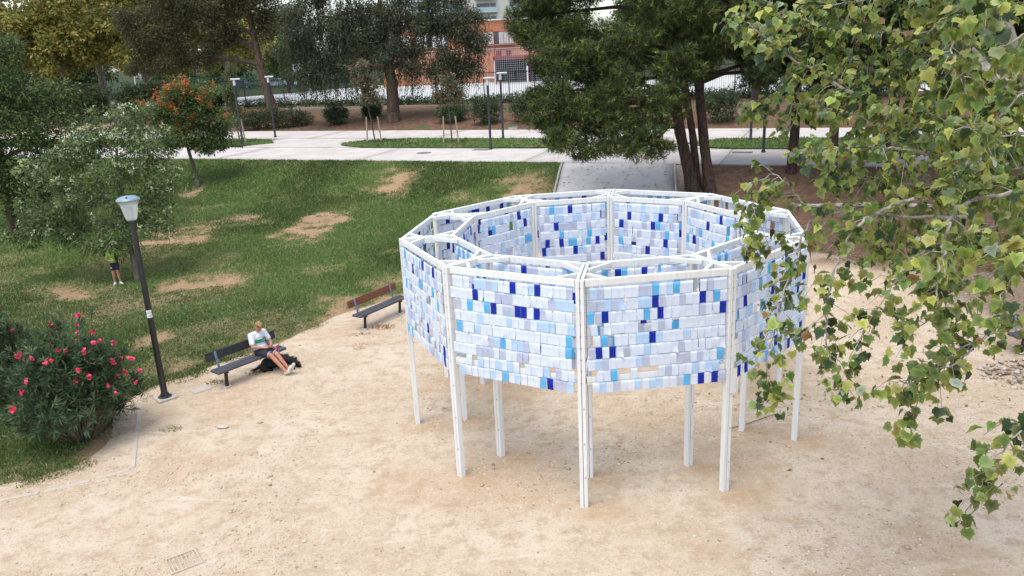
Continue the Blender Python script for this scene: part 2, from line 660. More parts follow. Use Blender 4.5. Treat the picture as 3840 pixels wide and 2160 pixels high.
def islet(s0, s1, r0, r1):
    """outline of a planted strip with rounded tips, as two long edges"""
    va, vb = 43.3, 47.7
    a, b_ = [], []
    n = 40
    for i in range(n + 1):
        s_ = s0 + (s1 - s0) * i / n
        e = 1.0
        for q, tip, rr in ((s_ - s0, r0, 1), (s1 - s_, r1, 1)):
            if tip and q < 4.5:
                e = min(e, math.sqrt(max(0, 1 - (1 - q / 4.5) ** 2)))
        mid = 45.5
        a.append(P(mid - (mid - va) * max(e, .02), s_))
        b_.append(P(mid + (vb - mid) * max(e, .02), s_))
    return a, b_


def isl_attr(x, y):
    z = np.zeros(x.shape)
    return np.stack([.35 * sm(.55, .7, fbm(x * .5, y * .5, 93)), .25 + 0 * lush(x, y), z, z + 1], -1)


ISL = [(-95, -36.3, 0, 1), (-30.6, -13.8, 1, 1), (-7.8, 45, 1, 0)]
for s0, s1, r0, r1 in ISL:
    a, b_ = islet(s0, s1, r0, r1)
    tag(loft('grass_island', a, b_, 120, 10, .085, M['lawn'], isl_attr, .12), kind='structure')

# --- sports court and what lies beyond the fence
M['court'] = pm('court_surface', (.52, .52, .50), (.45, .46, .44), .25, .8)
M['court_line'] = pm('court_line', (.72, .72, .70), (.62, .62, .62), 2, .7)
tag(loft('court', [P(70.5, -78), P(70.5, 20)], [P(108, -66), P(108, 20)], 20, 10, .03, M['court']), kind='structure')
cl = MB()
for v0, s0, v1, s1 in ((78, -50, 78, 10), (95, -50, 95, 10), (78, -50, 95, -50), (78, -20, 95, -20), (78, 10, 95, 10), (84, -50, 84, -44), (89, -50, 89, -44), (84, -44, 89, -44)):
    p, q = P(v0, s0), P(v1, s1)
    cl.bar((p[0], p[1], 2.438), (q[0], q[1], 2.438), .12, .004)
tag(cl.build('court_markings', M['court_line']), kind='structure')

# --- kerb by the lamp post, partly buried
M['kerb'] = pm('kerb_concrete', (.45, .39, .32), (.40, .34, .27), 4, .9, .2, 30)
kb = MB()
kp = [(-8.24, 15.9), (-7.76, 14.65), (-7.2, 13.2), (-7.76, 12.86), (-8.5, 12.5), (-9.3, 12.2)]
for a, b_, hh in zip(kp[:-1], kp[1:], (.012, .010, .008, .008, .012)):
    d = np.array(b_) - np.array(a)
    d = d / np.linalg.norm(d) * .04
    kb.bar((a[0] + d[0], a[1] + d[1], hh - .1), (b_[0] - d[0], b_[1] - d[1], hh - .1), .09, .2, bev=.012)
tag(kb.build('kerb', M['kerb']), kind='structure')

# --- grass blades (only where the turf is not worn away)
CR, SR = math.cos(PITCH), math.sin(PITCH)


def in_view(x, y, z, mg=1.08):
    dz = z - CAM_H
    d = y * CR - dz * SR
    return (d > 1) & (np.abs(x) < mg * d * .66) & (np.abs(y * SR + dz * CR) < mg * d * .41)


def blades(name, n, box, inside, dens_ref, hmin, hmax, label, off):
    x = rng.uniform(box[0], box[1], n)
    y = rng.uniform(box[2], box[3], n)
    k = inside(x, y)
    x, y = x[k], y[k]
    z = hgt(x, y) + off
    k = in_view(x, y, z)
    x, y, z = x[k], y[k], z[k]
    dist = np.hypot(x, y)
    b_ = bare(x, y) if label == 'lawn' else np.zeros(len(x))
    keep = (rng.random(len(x)) < np.clip(dens_ref / dist, 0, 1) ** 1.5) & (rng.random(len(x)) > b_ * 1.0)
    x, y, z, dist, b_ = x[keep], y[keep], z[keep], dist[keep], b_[keep]
    lu = lush(x, y)
    sc = np.clip(dist / 18, 1, 2.6)
    out_v, out_c = [], []
    for j in range(3):
        a = rng.uniform(0, 2 * np.pi, len(x))
        hh = rng.uniform(hmin, hmax, len(x)) * (1.1 - .6 * b_) * np.sqrt(sc)
        w = rng.uniform(.008, .016, len(x)) * sc
        lean = rng.uniform(.2, 1.0, len(x)) * hh
        la = rng.uniform(0, 2 * np.pi, len(x))
        ox, oy = rng.normal(0, .03, len(x)) * sc, rng.normal(0, .03, len(x)) * sc
        bx, by = x + ox, y + oy
        v0 = np.stack([bx - np.cos(a) * w, by - np.sin(a) * w, z], -1)
        v1 = np.stack([bx + np.cos(a) * w, by + np.sin(a) * w, z], -1)
        v2 = np.stack([bx + np.cos(la) * lean, by + np.sin(la) * lean, z + hh], -1)
        out_v.append(np.stack([v0, v1, v2], 1))
        t = rng.random(len(x))[:, None]
        dark, mid, yel = np.array([.07, .13, .031]), np.array([.16, .235, .06]), np.array([.32, .27, .14])
        c = dark * (1 - t) + mid * t
        c = c * (.7 + .55 * lu[:, None])
        yf = (rng.random(len(x)) < .10 + .5 * b_)[:, None]
        c = np.where(yf, yel * (.7 + .6 * t), c)
        out_c.append(np.repeat(c[:, None], 3, 1))
    V = np.concatenate(out_v).reshape(-1, 3)
    C = np.concatenate(out_c).reshape(-1, 3)
    return npobj(name, V, np.arange(len(V)).reshape(-1, 3), M['blade'], C)


def isl_inside(x, y):
    v, s_ = .383 * x + .924 * y, .924 * x - .383 * y
    k = np.zeros(len(x), bool)
    for s0, s1, r0, r1 in ISL:
        e = np.ones(len(x))
        if r0: e = np.minimum(e, np.sqrt(np.clip(1 - (1 - np.clip((s_ - s0) / 4.5, 0, 1)) ** 2, 0, 1)))
        if r1: e = np.minimum(e, np.sqrt(np.clip(1 - (1 - np.clip((s1 - s_) / 4.5, 0, 1)) ** 2, 0, 1)))
        k |= (s_ > s0) & (s_ < s1) & (np.abs(v - 45.5) < 2.15 * e)
    return k


tag(blades('grass', 1300000, (-30, 4, 11, 52), lawn_inside, 15, .03, .07, 'lawn', .04),
    'short worn grass covering the lawn slope between plaza and promenade', 'grass', kind='stuff')
tag(blades('grass', 120000, (-45, 40, 22, 66), isl_inside, 26, .05, .09, 'isl', .08),
    'clipped dark green grass on the rounded promenade islands', 'grass', kind='stuff')


# --- gravel and litter on the plaza
def pebbles(n, box, smin, smax, near_bias, seed):
    r = np.random.default_rng(seed)
    x, y = r.uniform(box[0], box[1], n), r.uniform(box[2], box[3], n)
    z = hgt(x, y)
    k = in_view(x, y, z) & ~lawn_inside(x, y)
    k &= r.random(n) < (.10 + 1.2 * sm(.42, .72, fbm(x * .7, y * .7, 31)) ** 1.5)
    k &= r.random(n) < np.clip(near_bias / np.hypot(x, y), 0, 1)
    k &= (.383 * x + .924 * y) < 30
    x, y = x[k], y[k]
    n = len(x)
    z = hgt(x, y) + (fbm(x * .55, y * .55, 3) - .5) * .05 + (fbm(x * 2.1, y * 2.1, 8) - .5) * .022
    s_ = smin * (smax / smin) ** (r.random(n) ** 2.2)
    base = np.array([[1, 0, 0], [0, 1, 0], [-1, 0, 0], [0, -1, 0], [0, 0, .7], [0, 0, -.5], [.6, .6, .35], [-.6, .5, .4]])
    V = base[None] * s_[:, None, None] * r.uniform(.6, 1.3, (n, 8, 3)) * np.array([1.2, .9, .75])
    a = r.uniform(0, 6.28, n)
    ca, sa = np.cos(a)[:, None], np.sin(a)[:, None]
    V = np.stack([V[..., 0] * ca - V[..., 1] * sa + x[:, None], V[..., 0] * sa + V[..., 1] * ca + y[:, None], V[..., 2] + z[:, None] + s_[:, None] * .15], -1)
    f = np.array([[0, 6, 4], [6, 1, 4], [1, 7, 4], [7, 2, 4], [2, 3, 4], [3, 0, 4], [0, 1, 6], [1, 2, 7], [1, 0, 5], [2, 1, 5], [3, 2, 5], [0, 3, 5]])
    F_ = (f[None] + (np.arange(n) * 8)[:, None, None]).reshape(-1, 3)
    pal = np.array([[.56, .47, .36], [.66, .59, .49], [.44, .33, .23], [.54, .41, .29], [.36, .27, .2]])
    c = pal[r.integers(0, 5, n)] * r.uniform(.8, 1.15, (n, 1))
    return V.reshape(-1, 3), F_, np.repeat(c, 8, 0)


V1, F1, C1 = pebbles(170000, (-14, 14, 7, 26), .006, .024, 11, 5)
V2, F2, C2 = pebbles(1500, (-12, 13, 7, 26), .022, .055, 12, 6)
tag(npobj('gravel', np.concatenate([V1, V2]), np.concatenate([F1, F2 + len(V1)]), M['stone'], np.concatenate([C1, C2])),
    'small loose pebbles strewn over the sandy plaza', 'gravel', kind='stuff')


def litter(n, box, cond, pal, L, W, seed, off=0.012):
    r = np.random.default_rng(seed)
    x, y = r.uniform(box[0], box[1], n), r.uniform(box[2], box[3], n)
    k = cond(x, y)
    x, y = x[k], y[k]
    n = len(x)
    z = hgt(x, y) + off
    a = r.uniform(0, 6.28, n)
    l, w = r.uniform(.6, 1.3, n) * L, r.uniform(.6, 1.3, n) * W
    dx, dy = np.cos(a), np.sin(a)
    q = []
    for t, u in ((-1, 0), (0, -1), (1, 0), (0, 1)):
        q.append(np.stack([x + dx * l * t - dy * w * u, y + dy * l * t + dx * w * u, z + r.uniform(0, .03, n)], -1))
    V = np.stack(q, 1).reshape(-1, 3)
    pal = np.array(pal)
    c = np.repeat(pal[r.integers(0, len(pal), n)] * r.uniform(.7, 1.2, (n, 1)), 4, 0)
    return V, np.arange(len(V)).reshape(-1, 4), c


dry = [(.30, .17, .08), (.22, .12, .06), (.36, .24, .11), (.16, .09, .05)]
Vl, Fl, Cl = litter(420, (0, 12, 31, 39), lambda x, y: ((.383 * x + .924 * y) > 31) & ((.383 * x + .924 * y) < 38) & ((.924 * x - .383 * y) > -12) & ((.924 * x - .383 * y) < -7), dry, .08, .035, 3, .075)
tag(npobj('fallen_leaves', Vl, Fl, M['leaf'], Cl), 'dry brown leaves scattered over the grey concrete ramp', 'leaves', kind='stuff')
Vl, Fl, Cl = litter(2600, (4, 20, 14, 40), lambda x, y: ((.383 * x + .924 * y) < 37.8) & ((.924 * x - .383 * y) > -6), dry, .05, .02, 4)
tag(npobj('fallen_leaves', Vl, Fl, M['leaf'], Cl), 'dry leaves and needles lying on the brown bed under the pines', 'leaves', kind='stuff')
# ------------------------------------------------------------------ the paper pavilion
PZ = 3.816
pv = thing('pavilion', 'ten-sided white timber pavilion hung with rows of white and blue paper sheets', 'pavilion', (PAV[0], PAV[1], 0))


def pl(R, k, z=0.0):
    a = PAV_A - k * math.radians(36)
    return Vector((R * math.cos(a), R * math.sin(a), z))


def frame_dirs(k):
    a = PAV_A - k * math.radians(36)
    return Vector((math.cos(a), math.sin(a), 0)), Vector((-math.sin(a), math.cos(a), 0))


RO, RI = 3.8, 2.85
M['bolt'] = pm('bolt_steel', (.25, .25, .25), metal=.8, rough=.4)
for k in range(10):
    rd, tg = frame_dirs(k)
    R3 = Matrix((tg, rd, Vector((0, 0, 1)))).transposed()
    for R in (RO, RI):
        q = pl(R, k)
        mb = MB()
        for sgn in (-1, 1):
            c = q + tg * sgn * .0335
            mb.box((c.x, c.y, (PZ - .0) / 2 - .1), (.058, .10, PZ + .2), R3, .004)
        po = mb.build('post', M['white_wood'], pv)
        bb = MB()
        for zz in (.55, 1.15, 1.75):
            for sgn in (-1, 1):
                c = q + rd * sgn * .052 + tg * .03
                bb.ell((c.x, c.y, zz), (.011, .011, .011), 6, 4)
        bb.build('bolt', M['bolt'], po)
    # twin radial boards over the posts
    for z in (PZ - .05, 2.20):
        mb = MB()
        for sgn in (-1, 1):
            a = pl(RI + .055, k, z) + tg * sgn * .033
            b_ = pl(RO - .055, k, z) + tg * sgn * .033
            mb.bar(a, b_, .045, .12 if z > 3 else .10, bev=.004)
        mb.build('radial_beam', M['white_wood'], pv)
for k in range(10):
    k2 = (k + 1) % 10
    for R, nm in ((RO, 'outer_beam'), (RI, 'inner_beam')):
        for z, t in ((PZ - .048, .105), (2.20, .12)):
            a, b_ = pl(R, k, z), pl(R, k2, z)
            d = (b_ - a).normalized()
            mb = MB()
            mb.bar(a + d * .075, b_ - d * .075, .062, t, bev=.004)
            mb.build(nm, M['white_wood'], pv)
    # horizontal corner braces lying on the ring beams
    for R, sg in ((RO, -1), (RI, 1)):
        a = pl(R, k, PZ - .035)
        rd, tg = frame_dirs(k)
        for kk in (k - 1, k + 1):
            d = (pl(R, kk, PZ - .035) - a).normalized()
            p0 = a + rd * sg * .36 + d * .075
            p1 = a + d * .40 + rd * sg * .045
            mb = MB()
            mb.bar(p0, p1, .055, .075, bev=.004)
            mb.build('corner_brace', M['white_wood'], pv)

ROWS = [3.705 - .190 * i for i in range(9)]
for R in (RO + .056, RI + .056):
    for z in ROWS:
        mb = MB()
        pts = []
        for k in range(11):
            a = pl(R, k, z)
            pts.append(a)
            if k < 10:
                mid = (a + pl(R, k + 1, z)) / 2
                mid.z -= .012
                pts.append(mid)
        mb.tube(pts, .0028, 5, False)
        mb.build('wire', M['steel'], pv)


def paper(name, c, trans=.22):
    m, nt, b = newmat(name)
    f = noise(nt, 9, 4, .6)
    nt.links.new(mixc(nt, ramp(nt, f, .3, .7), c, tuple(q * .92 for q in c)), b.inputs['Base Color'])
    b.inputs['Roughness'].default_value = .9
    b.inputs['Specular IOR Level'].default_value = .1
    t = N(nt, 'ShaderNodeBsdfTranslucent')
    t.inputs[0].default_value = (*c, 1)
    mx = N(nt, 'ShaderNodeMixShader')
    mx.inputs[0].default_value = trans
    nt.links.new(b.outputs[0], mx.inputs[1])
    nt.links.new(t.outputs[0], mx.inputs[2])
    nt.links.new(mx.outputs[0], nt.nodes['Material Output'].inputs[0])
    return m


PAP = [paper('paper_white', (.70, .76, .86)), paper('paper_lavender', (.50, .54, .67)), paper('paper_pale_blue', (.48, .64, .83)),
       paper('paper_sky_blue', (.12, .42, .72), .1), paper('paper_royal_blue', (.014, .03, .30), .05)]
# sheet shapes: width .1, hanging from a fold over the wire
NU, NV = 2, 4


def sheet_shape(r):
    w, L = .1035, r.uniform(.180, .188)
    bend, curl, tw, flap = r.normal(0, .004), r.normal(0, .004), r.normal(0, .03), 0
    typ = r.random()
    lift = abs(r.normal(0, .2)) if typ < .04 else abs(r.normal(0, .02))
    skew = r.normal(0, .010) if typ > .07 else r.normal(0, .09)
    V = []
    for j in range(NV + 1):
        t = j / NV
        for i in range(NU + 1):
            s_ = i / NU - .5
            x = s_ * w + skew * t * L
            d = .005 + lift * t * t * L + bend * math.sin(math.pi * t) + curl * (4 * s_ * s_) * t + tw * s_ * t * .2
            if typ > .97 and t > .6 and s_ > 0: d += .05 * (t - .6) / .4
            V.append((x, d, -t * L * (1 - .3 * lift)))
    # tab folded back over the wire
    for i in range(NU + 1):
        s_ = i / NU - .5
        V.append((s_ * w, -.006, -.022))
    return np.array(V)


fs = []
for j in range(NV):
    for i in range(NU):
        a = j * (NU + 1) + i
        fs.append((a, a + NU + 1, a + NU + 2, a + 1))
nb = (NV + 1) * (NU + 1)
for i in range(NU):
    fs.append((i, i + 1, nb + i + 1, nb + i))
SF = np.array(fs)
SHP = [sheet_shape(rng) for _ in range(40)]
SME = {}


def sheet_mesh(i, c):
    if (i, c) not in SME:
        SME[(i, c)] = npmesh('paper_sheet', SHP[i], SF, [PAP[c]])
    return SME[(i, c)]


single, bulk, bulkm = 0, [], []
for ring, R in (('o', RO + .058), ('i', RI + .058), ('n', RI - .058)):
    for k in range(10):
        if ring == 'n' and k in (8, 9, 0, 1): continue
        a, b_ = pl(R, k), pl(R, (k + 1) % 10)
        d = (b_ - a).normalized()
        L = (b_ - a).length
        out = Vector((d.y, -d.x, 0))
        if out.dot(a) < 0: out = -out
        if ring == 'n': out = -out
        xa = d if d.cross(Vector((0, 0, 1))).dot(out) > 0 else -d
        if ring == 'i' and k not in (8, 9, 0, 1, 2, 7): continue
        contrast = ring == 'i'
        for ri, z in enumerate(ROWS):
            g0, g1 = (rng.uniform(.09, .15), rng.uniform(.09, .2)) if ring == 'o' else (rng.uniform(.1, .14), rng.uniform(.1, .16))
            n = int((L - g0 - g1) / .1035)
            if ring == 'o' and ri == 8 and k in (0, 9): n -= 1
            dy = 0
            for j in range(n):
                if rng.random() < .018: continue
                if ri == 7 and ring == 'o' and rng.random() < .22: continue
                if ring == 'o' and k in (1, 2, 6, 7) and rng.random() < .06: continue
                u = g0 + (j + .5) * (L - g0 - g1) / n + rng.normal(0, .004)
                q = a + d * u
                sag = -.012 * (1 - (2 * u / L - 1) ** 2)
                t = rng.random()
                if contrast:
                    c = 0 if t < .62 else 1 if t < .70 else 2 if t < .78 else 3 if t < .9 else 4
                else:
                    c = 0 if t < .64 else 1 if t < .78 else 2 if t < .91 else 3 if t < .955 else 4
                    if k in (3, 4, 5) and ring == 'o': c = 0 if t < .72 else 3 if t < .87 else 4
                si = int(rng.integers(0, 40))
                ang = rng.normal(0, .007) if k not in (1, 2, 7) or ring != 'o' else rng.normal(0, .05)
                if ring == 'o' and k in (0, 9) and single < 300:
                    o = bpy.data.objects.new('paper_sheet', sheet_mesh(si, c))
                    Rm = Matrix((xa, out, Vector((0, 0, 1)))).transposed().to_4x4()
                    o.matrix_local = Matrix.Translation((q.x, q.y, z + sag)) @ Rm @ Matrix.Rotation(ang, 4, 'Y')
                    link(o, pv)
                    single += 1
                else:
                    S_ = SHP[si]
                    ca, sa = math.cos(ang), math.sin(ang)
                    lx, lz = S_[:, 0] * ca + S_[:, 2] * sa, -S_[:, 0] * sa + S_[:, 2] * ca
                    bulk.append(np.stack([q.x + xa.x * lx + out.x * S_[:, 1], q.y + xa.y * lx + out.y * S_[:, 1], z + sag + lz], -1))
                    bulkm.append(c)
nbk = len(bulk)
ns = len(SHP[0])
o = npobj('paper_sheets', np.concatenate(bulk), (SF[None] + (np.arange(nbk) * ns)[:, None, None]).reshape(-1, 4), PAP,
          parent=pv, mi=np.repeat(bulkm, len(SF)))
o['kind'] = 'stuff'


# ------------------------------------------------------------------ benches
M['bench_black'] = pm('bench_black_paint', (.012, .012, .014), (.026, .025, .027), 5, .55, .3, 50, stretch=(.3, 4, 4), spec=.4)
M['bench_seat'] = pm('bench_worn_seat', (.03, .031, .038), (.075, .075, .086), 5, .5, .35, 40, stretch=(.35, 4, 4), spec=.5)
M['bench_brown'] = pm('bench_brown_wood', (.19, .058, .026), (.105, .034, .018), 5, .5, .3, 40, stretch=(.3, 4, 4), spec=.4)
M['bench_steel'] = pm('bench_blue_steel', (.16, .23, .33), (.1, .14, .2), 9, .45, metal=.2, spec=.5)


def bench(label, loc, rz, back, L=1.86, group=None):
    t = thing('park_bench', label, 'bench', loc, rz, group)
    for y, w in ((-.118, .15), (.058, .15)):
        mb = MB()
        mb.box((0, y, .425), (L, w, .06), None, .012)
        mb.build('seat_plank', M['bench_seat'], t)
    mb = MB()
    rx = Matrix.Rotation(math.radians(-14), 3, 'X')
    mb.box((0, .245, .71), (L, .045, .20), rx, .012)
    mb.build('back_plank', back, t)
    for x in (-L * .37, L * .37):
        mb = MB()
        mb.bar((x, -.10, .39), (x, -.06, -.03), .07, .05, bev=.006)
        mb.bar((x, -.17, .372), (x, .15, .372), .075, .045, bev=.006)
        mb.build('leg', M['bench_black'], t)
        mb = MB()
        mb.bar((x, .135, .36), (x, .235, .80), .055, .022, up=(0, 1, 0), bev=.004)
        mb.build('back_bracket', M['bench_steel'], t)
        mb = MB()
        mb.box((x, -.055, .012), (.16, .13, .02), None, .004)
        mb.build('foot_plate', M['concrete'], t)
    return t


B1, B1A = (-6.255, 17.41, 0.0), math.radians(51)
bench('black slatted park bench with the seated person on it, at the lawn edge', B1, B1A, M['bench_black'])
bench('park bench with a reddish brown backrest beside the paper pavilion', (-3.70, 21.02, 0.0), math.radians(56.5), M['bench_brown'], 1.95)
bench('dark bench behind the pile of rubble stones under the plane tree', (12.12, 16.75, 0.0), math.radians(8), M['bench_black'])

# ------------------------------------------------------------------ tall lamp post at the lawn corner
M['lamp_glass'], nt, b = newmat('lamp_glass')
b.inputs['Base Color'].default_value = (.80, .86, .82, 1)
b.inputs['Roughness'].default_value = .35
b.inputs['Transmission Weight'].default_value = .55
b.inputs['Alpha'].default_value = .85
bump(nt, b, noise(nt, 60, 3), .3, .01)
M['lamp_cap'] = pm('lamp_cap_metal', (.22, .30, .34), (.16, .22, .26), 5, .4, spec=.5)
M['sticker'] = pm('sticker_white', (.78, .78, .80), (.7, .7, .72), 10, .6)
M['ink'] = pm('sticker_ink', (.05, .05, .09))
M['footing'] = pm('dusty_concrete', (.44, .38, .32), (.38, .33, .28), 5, .9, .2)
lp = thing('lamp_post', 'tall black lamp post with bell-shaped glass lantern beside the oleander', 'lamp post', (-7.85, 16.32, 0))
MB().lathe([(.095, 0.05), (.095, .12), (.07, .16), (.066, .9), (.062, 2.2), (.054, 4.04), (.045, 4.1)], n=16).build('pole', M['pole'], lp, True)
MB().lathe([(.15, .045), (.15, .065), (.11, .075)], n=12).build('base_flange', M['pole'], lp)
gl = MB().lathe([(.065, 4.06), (.105, 4.085), (.128, 4.16), (.15, 4.28), (.17, 4.38), (.205, 4.47), (.218, 4.485)], n=24, close=False).build('lantern_glass', M['lamp_glass'], lp, True)
MB().lathe([(.02, 4.07), (.025, 4.3), (.012, 4.36)], n=10).build('bulb', M['white_metal'], gl)
cp = MB().lathe([(.228, 4.475), (.235, 4.50), (.22, 4.525), (.16, 4.56), (.07, 4.578), (.005, 4.58)], n=24).build('lamp_cap', M['lamp_cap'], lp, True)
MB().box((.03, -.12, 4.567), (.03, .14, .012), Matrix.Rotation(.5, 3, 'Z')).build('cap_slot', M['pole'], cp)
MB().box((0, 0, .02), (.42, .42, .07), Matrix.Rotation(.75, 3, 'Z'), .01).build('footing_slab', M['footing'], lp)
# sticker: a curved label on the side of the pole
vs, fs = [], []
a0, a1 = math.radians(-125), math.radians(-15)
for j in range(2):
    for i in range(9):
        a = a0 + (a1 - a0) * i / 8
        vs.append((.066 * math.cos(a), .066 * math.sin(a), 1.93 + .17 * j))
for i in range(8):
    fs.append((i, i + 1, i + 10, i + 9))
stk = MB().add(vs, fs).build('sticker', M['sticker'], lp)


def text_mesh(s, size, mat, name):
    cu = bpy.data.curves.new(name, 'FONT')
    cu.body = s
    cu.size = size
    cu.align_x = 'CENTER'
    to = bpy.data.objects.new(name, cu)
    COL.objects.link(to)
    dg = bpy.context.evaluated_depsgraph_get()
    dg.update()
    me = bpy.data.meshes.new_from_object(to.evaluated_get(dg))
    bpy.data.objects.remove(to)
    me.materials.clear()
    me.materials.append(mat)
    return me


for s_, z, da in (('Z3/12', 2.025, 0), ('18', 1.955, .18)):
    me = text_mesh(s_, .054, M['ink'], 'lettering')
    for v in me.vertices:
        a = (a0 + a1) / 2 + da + v.co.x / .067
        v.co = Vector((.0672 * math.cos(a), .0672 * math.sin(a), z + v.co.y))
    link(bpy.data.objects.new('lettering', me), stk)

o = MB().box((-7.2, 16.72, .002), (.42, .30, .05), Matrix.Rotation(.85, 3, 'Z'), .008).build('paving_slab', M['footing'])
tag(o, 'flat pale concrete slab sunk in the sand next to the tall lamp post', 'slab')

# ------------------------------------------------------------------ slim promenade lamps
lampm = None


def slim(label, x, y, ht, rz):
    t = thing('slim_lamp', label, 'lamp post', (x, y, H(x, y)), rz, 'slim lamps along the promenade')
    MB().lathe([(.11, 0.0), (.11, .12), (.075, .18), (.068, ht - .4), (.06, ht - .1)], n=12).build('pole', M['slim_pole'], t, True)
    MB().lathe([(.062, ht - .42), (.075, ht - .40), (.075, ht - .08), (.06, ht - .06)], n=12).build('collar', M['white_metal'], t, True)
    MB().box((.10, 0, ht), (.62, .26, .09), None, .02).build('lamp_head', M['white_metal'], t)
    return t


slim('slim dark promenade lamp beside the olive sapling, before the juniper', -17.92, 54.95, 4.5, .3)
slim('slim dark lamp at the tip of the grass island below the leaning dark tree', -17.03, 59.82, 4.4, .3)
slim('slim dark lamp on the grass island kerb between staked sapling and pine', -0.85, 46.77, 4.1, .2)
slim('slim dark lamp on the far side of the island, before the building', -0.11, 51.43, 4.15, .2)
slim('slim dark lamp behind the grass strip to the right of the pine trunks', 13.84, 44.99, 4.2, .2)
slim('slim dark lamp on the near promenade edge beside the shaded pines', 13.05, 40.23, 4.2, .2)

# ------------------------------------------------------------------ covers, drain, stones on the ground
M['iron'] = pm('cast_iron', (.13, .12, .12), (.2, .18, .16), 12, .6, .3, 60)
x, y = -4.78, 46.69
t = thing('manhole_cover', 'round iron manhole cover in the pale promenade', 'manhole cover', (x, y, H(x, y) + .05))
MB().lathe([(.44, .0), (.44, .012), (.40, .012)], n=28).build('rim', M['iron'], t)
MB().lathe([(.385, .0), (.385, .016), (.34, .02), (.1, .018)], n=28).build('lid', M['iron'], t)
for lb, x, y in (('rectangular iron hatch in the promenade in front of the slim island lamp', -1.43, 46.82), ('rectangular iron hatch in the promenade right of the pine trunks', 12.1, 40.58)):
    t = thing('service_hatch', lb, 'hatch', (x, y, H(x, y) + .05), -.39)
    MB().box((0, 0, .006), (1.0, .55, .012)).build('rim', M['iron'], t)
    MB().box((-.23, 0, .016), (.44, .46, .012)).build('lid', M['iron'], t)
    MB().box((.23, 0, .016), (.44, .46, .012)).build('lid', M['iron'], t)
M['green_plastic'] = pm('green_plastic', (.03, .28, .22), (.02, .22, .18), 5, .5)
x, y = .6, 57.68
t = thing('valve_box', 'turquoise green valve box lid on the planted bank', 'valve box', (x, y, H(x, y)))
MB().box((0, 0, .02), (.62, .45, .12), None, .02).build('box', M['concrete'], t)
MB().box((0, 0, .10), (.58, .42, .05), None, .015).build('lid', M['green_plastic'], t)
t = thing('drain_cover', 'square dust-filled drain grate sunk in the sandy plaza', 'drain', (-5.12, 10.26, -.012), .6)
M['drain'] = pm('drain_metal', (.46, .38, .29), (.38, .3, .23), 9, .8, .3)
fr = MB()
for sx, sy, w, d in ((0, .21, .46, .03), (0, -.21, .46, .03), (.215, 0, .03, .39), (-.215, 0, .03, .39)):
    fr.box((sx, sy, .008), (w, d, .03), None, .004)
fr.build('frame', M['drain'], t)
for i in range(7):
    MB().box((-.168 + i * .056, 0, .004), (.022, .384, .02), None, .003).build('slat', M['drain'], t)

r_ = np.random.default_rng(77)


def stone_mesh(seed):
    r = np.random.default_rng(seed)
    mb = MB().ell((0, 0, 0), (1, .78, .55), 8, 5)
    v = np.array(mb.v) * r.uniform(.82, 1.12, (len(mb.v), 1))
    v[:8] = v[:8].mean(0)
    v[-8:] = v[-8:].mean(0)
    mb.v = [tuple(q) for q in v]
    return mb


M['rubble'] = [pm('rubble_a', (.42, .36, .28), (.32, .26, .2), 6, .9, .4), pm('rubble_b', (.5, .46, .4), (.4, .35, .3), 6, .9, .4), pm('rubble_c', (.33, .25, .18), (.25, .19, .14), 6, .9, .4)]
sme = [stone_mesh(900 + i).mesh('stone', M['rubble'][i % 3]) for i in range(9)]
for q in sme: q.polygons.foreach_set('use_smooth', [True] * len(q.polygons))
t = thing('rubble_pile', 'low pile of rounded rubble stones on the sand beside the dark bench', 'stone pile', (11.2, 15.3, 0))
for i in range(260):
    a, rr = r_.uniform(0, 6.28), math.sqrt(r_.random())
    x, y = 1.35 * rr * math.cos(a), .95 * rr * math.sin(a)
    s_ = r_.uniform(.035, .075)
    o = bpy.data.objects.new('stone', sme[i % 9])
    o.location = (x, y, .12 * (1 - rr * rr) * r_.uniform(.4, 1) + s_ * .3)
    o.rotation_euler = (r_.uniform(-.4, .4), r_.uniform(-.4, .4), r_.uniform(0, 6.28))
    o.scale = (s_, s_, s_)
    link(o, t)
for i, (x, y, s_, lb) in enumerate(((-6.03, 14.71, .11, 'flat pale stone lying alone on the sand below the lamp post'),)):
    o = bpy.data.objects.new('stone', sme[1])
    o.location = (x, y, s_ * .25)
    o.scale = (s_ * 1.3, s_ * .8, s_ * .5)
    link(o)
    tag(o, lb, 'stone')
mb = MB()
mb.tube([(3.9, 13.55, .03), (4.3, 13.7, .035), (4.8, 13.95, .04), (5.05, 14.1, .03)], [.005, .008, .009, .006], 6)
tag(mb.build('fallen_stick', M['twig']), 'thin dry stick on the sand beside the right pavilion posts', 'stick')
mb = MB()
mb.tube([(11.6, 31.9, H(11.6, 31.9) + .07), (12.6, 31.5, H(12.6, 31.5) + .08), (14.4, 31.0, H(14.4, 31) + .08), (16.5, 30.2, H(16.5, 30.2) + .06)], [.07, .10, .11, .09], 8)
tag(mb.build('fallen_log', M['bark_plane']), 'long pale fallen branch lying on the brown pine bed', 'log')
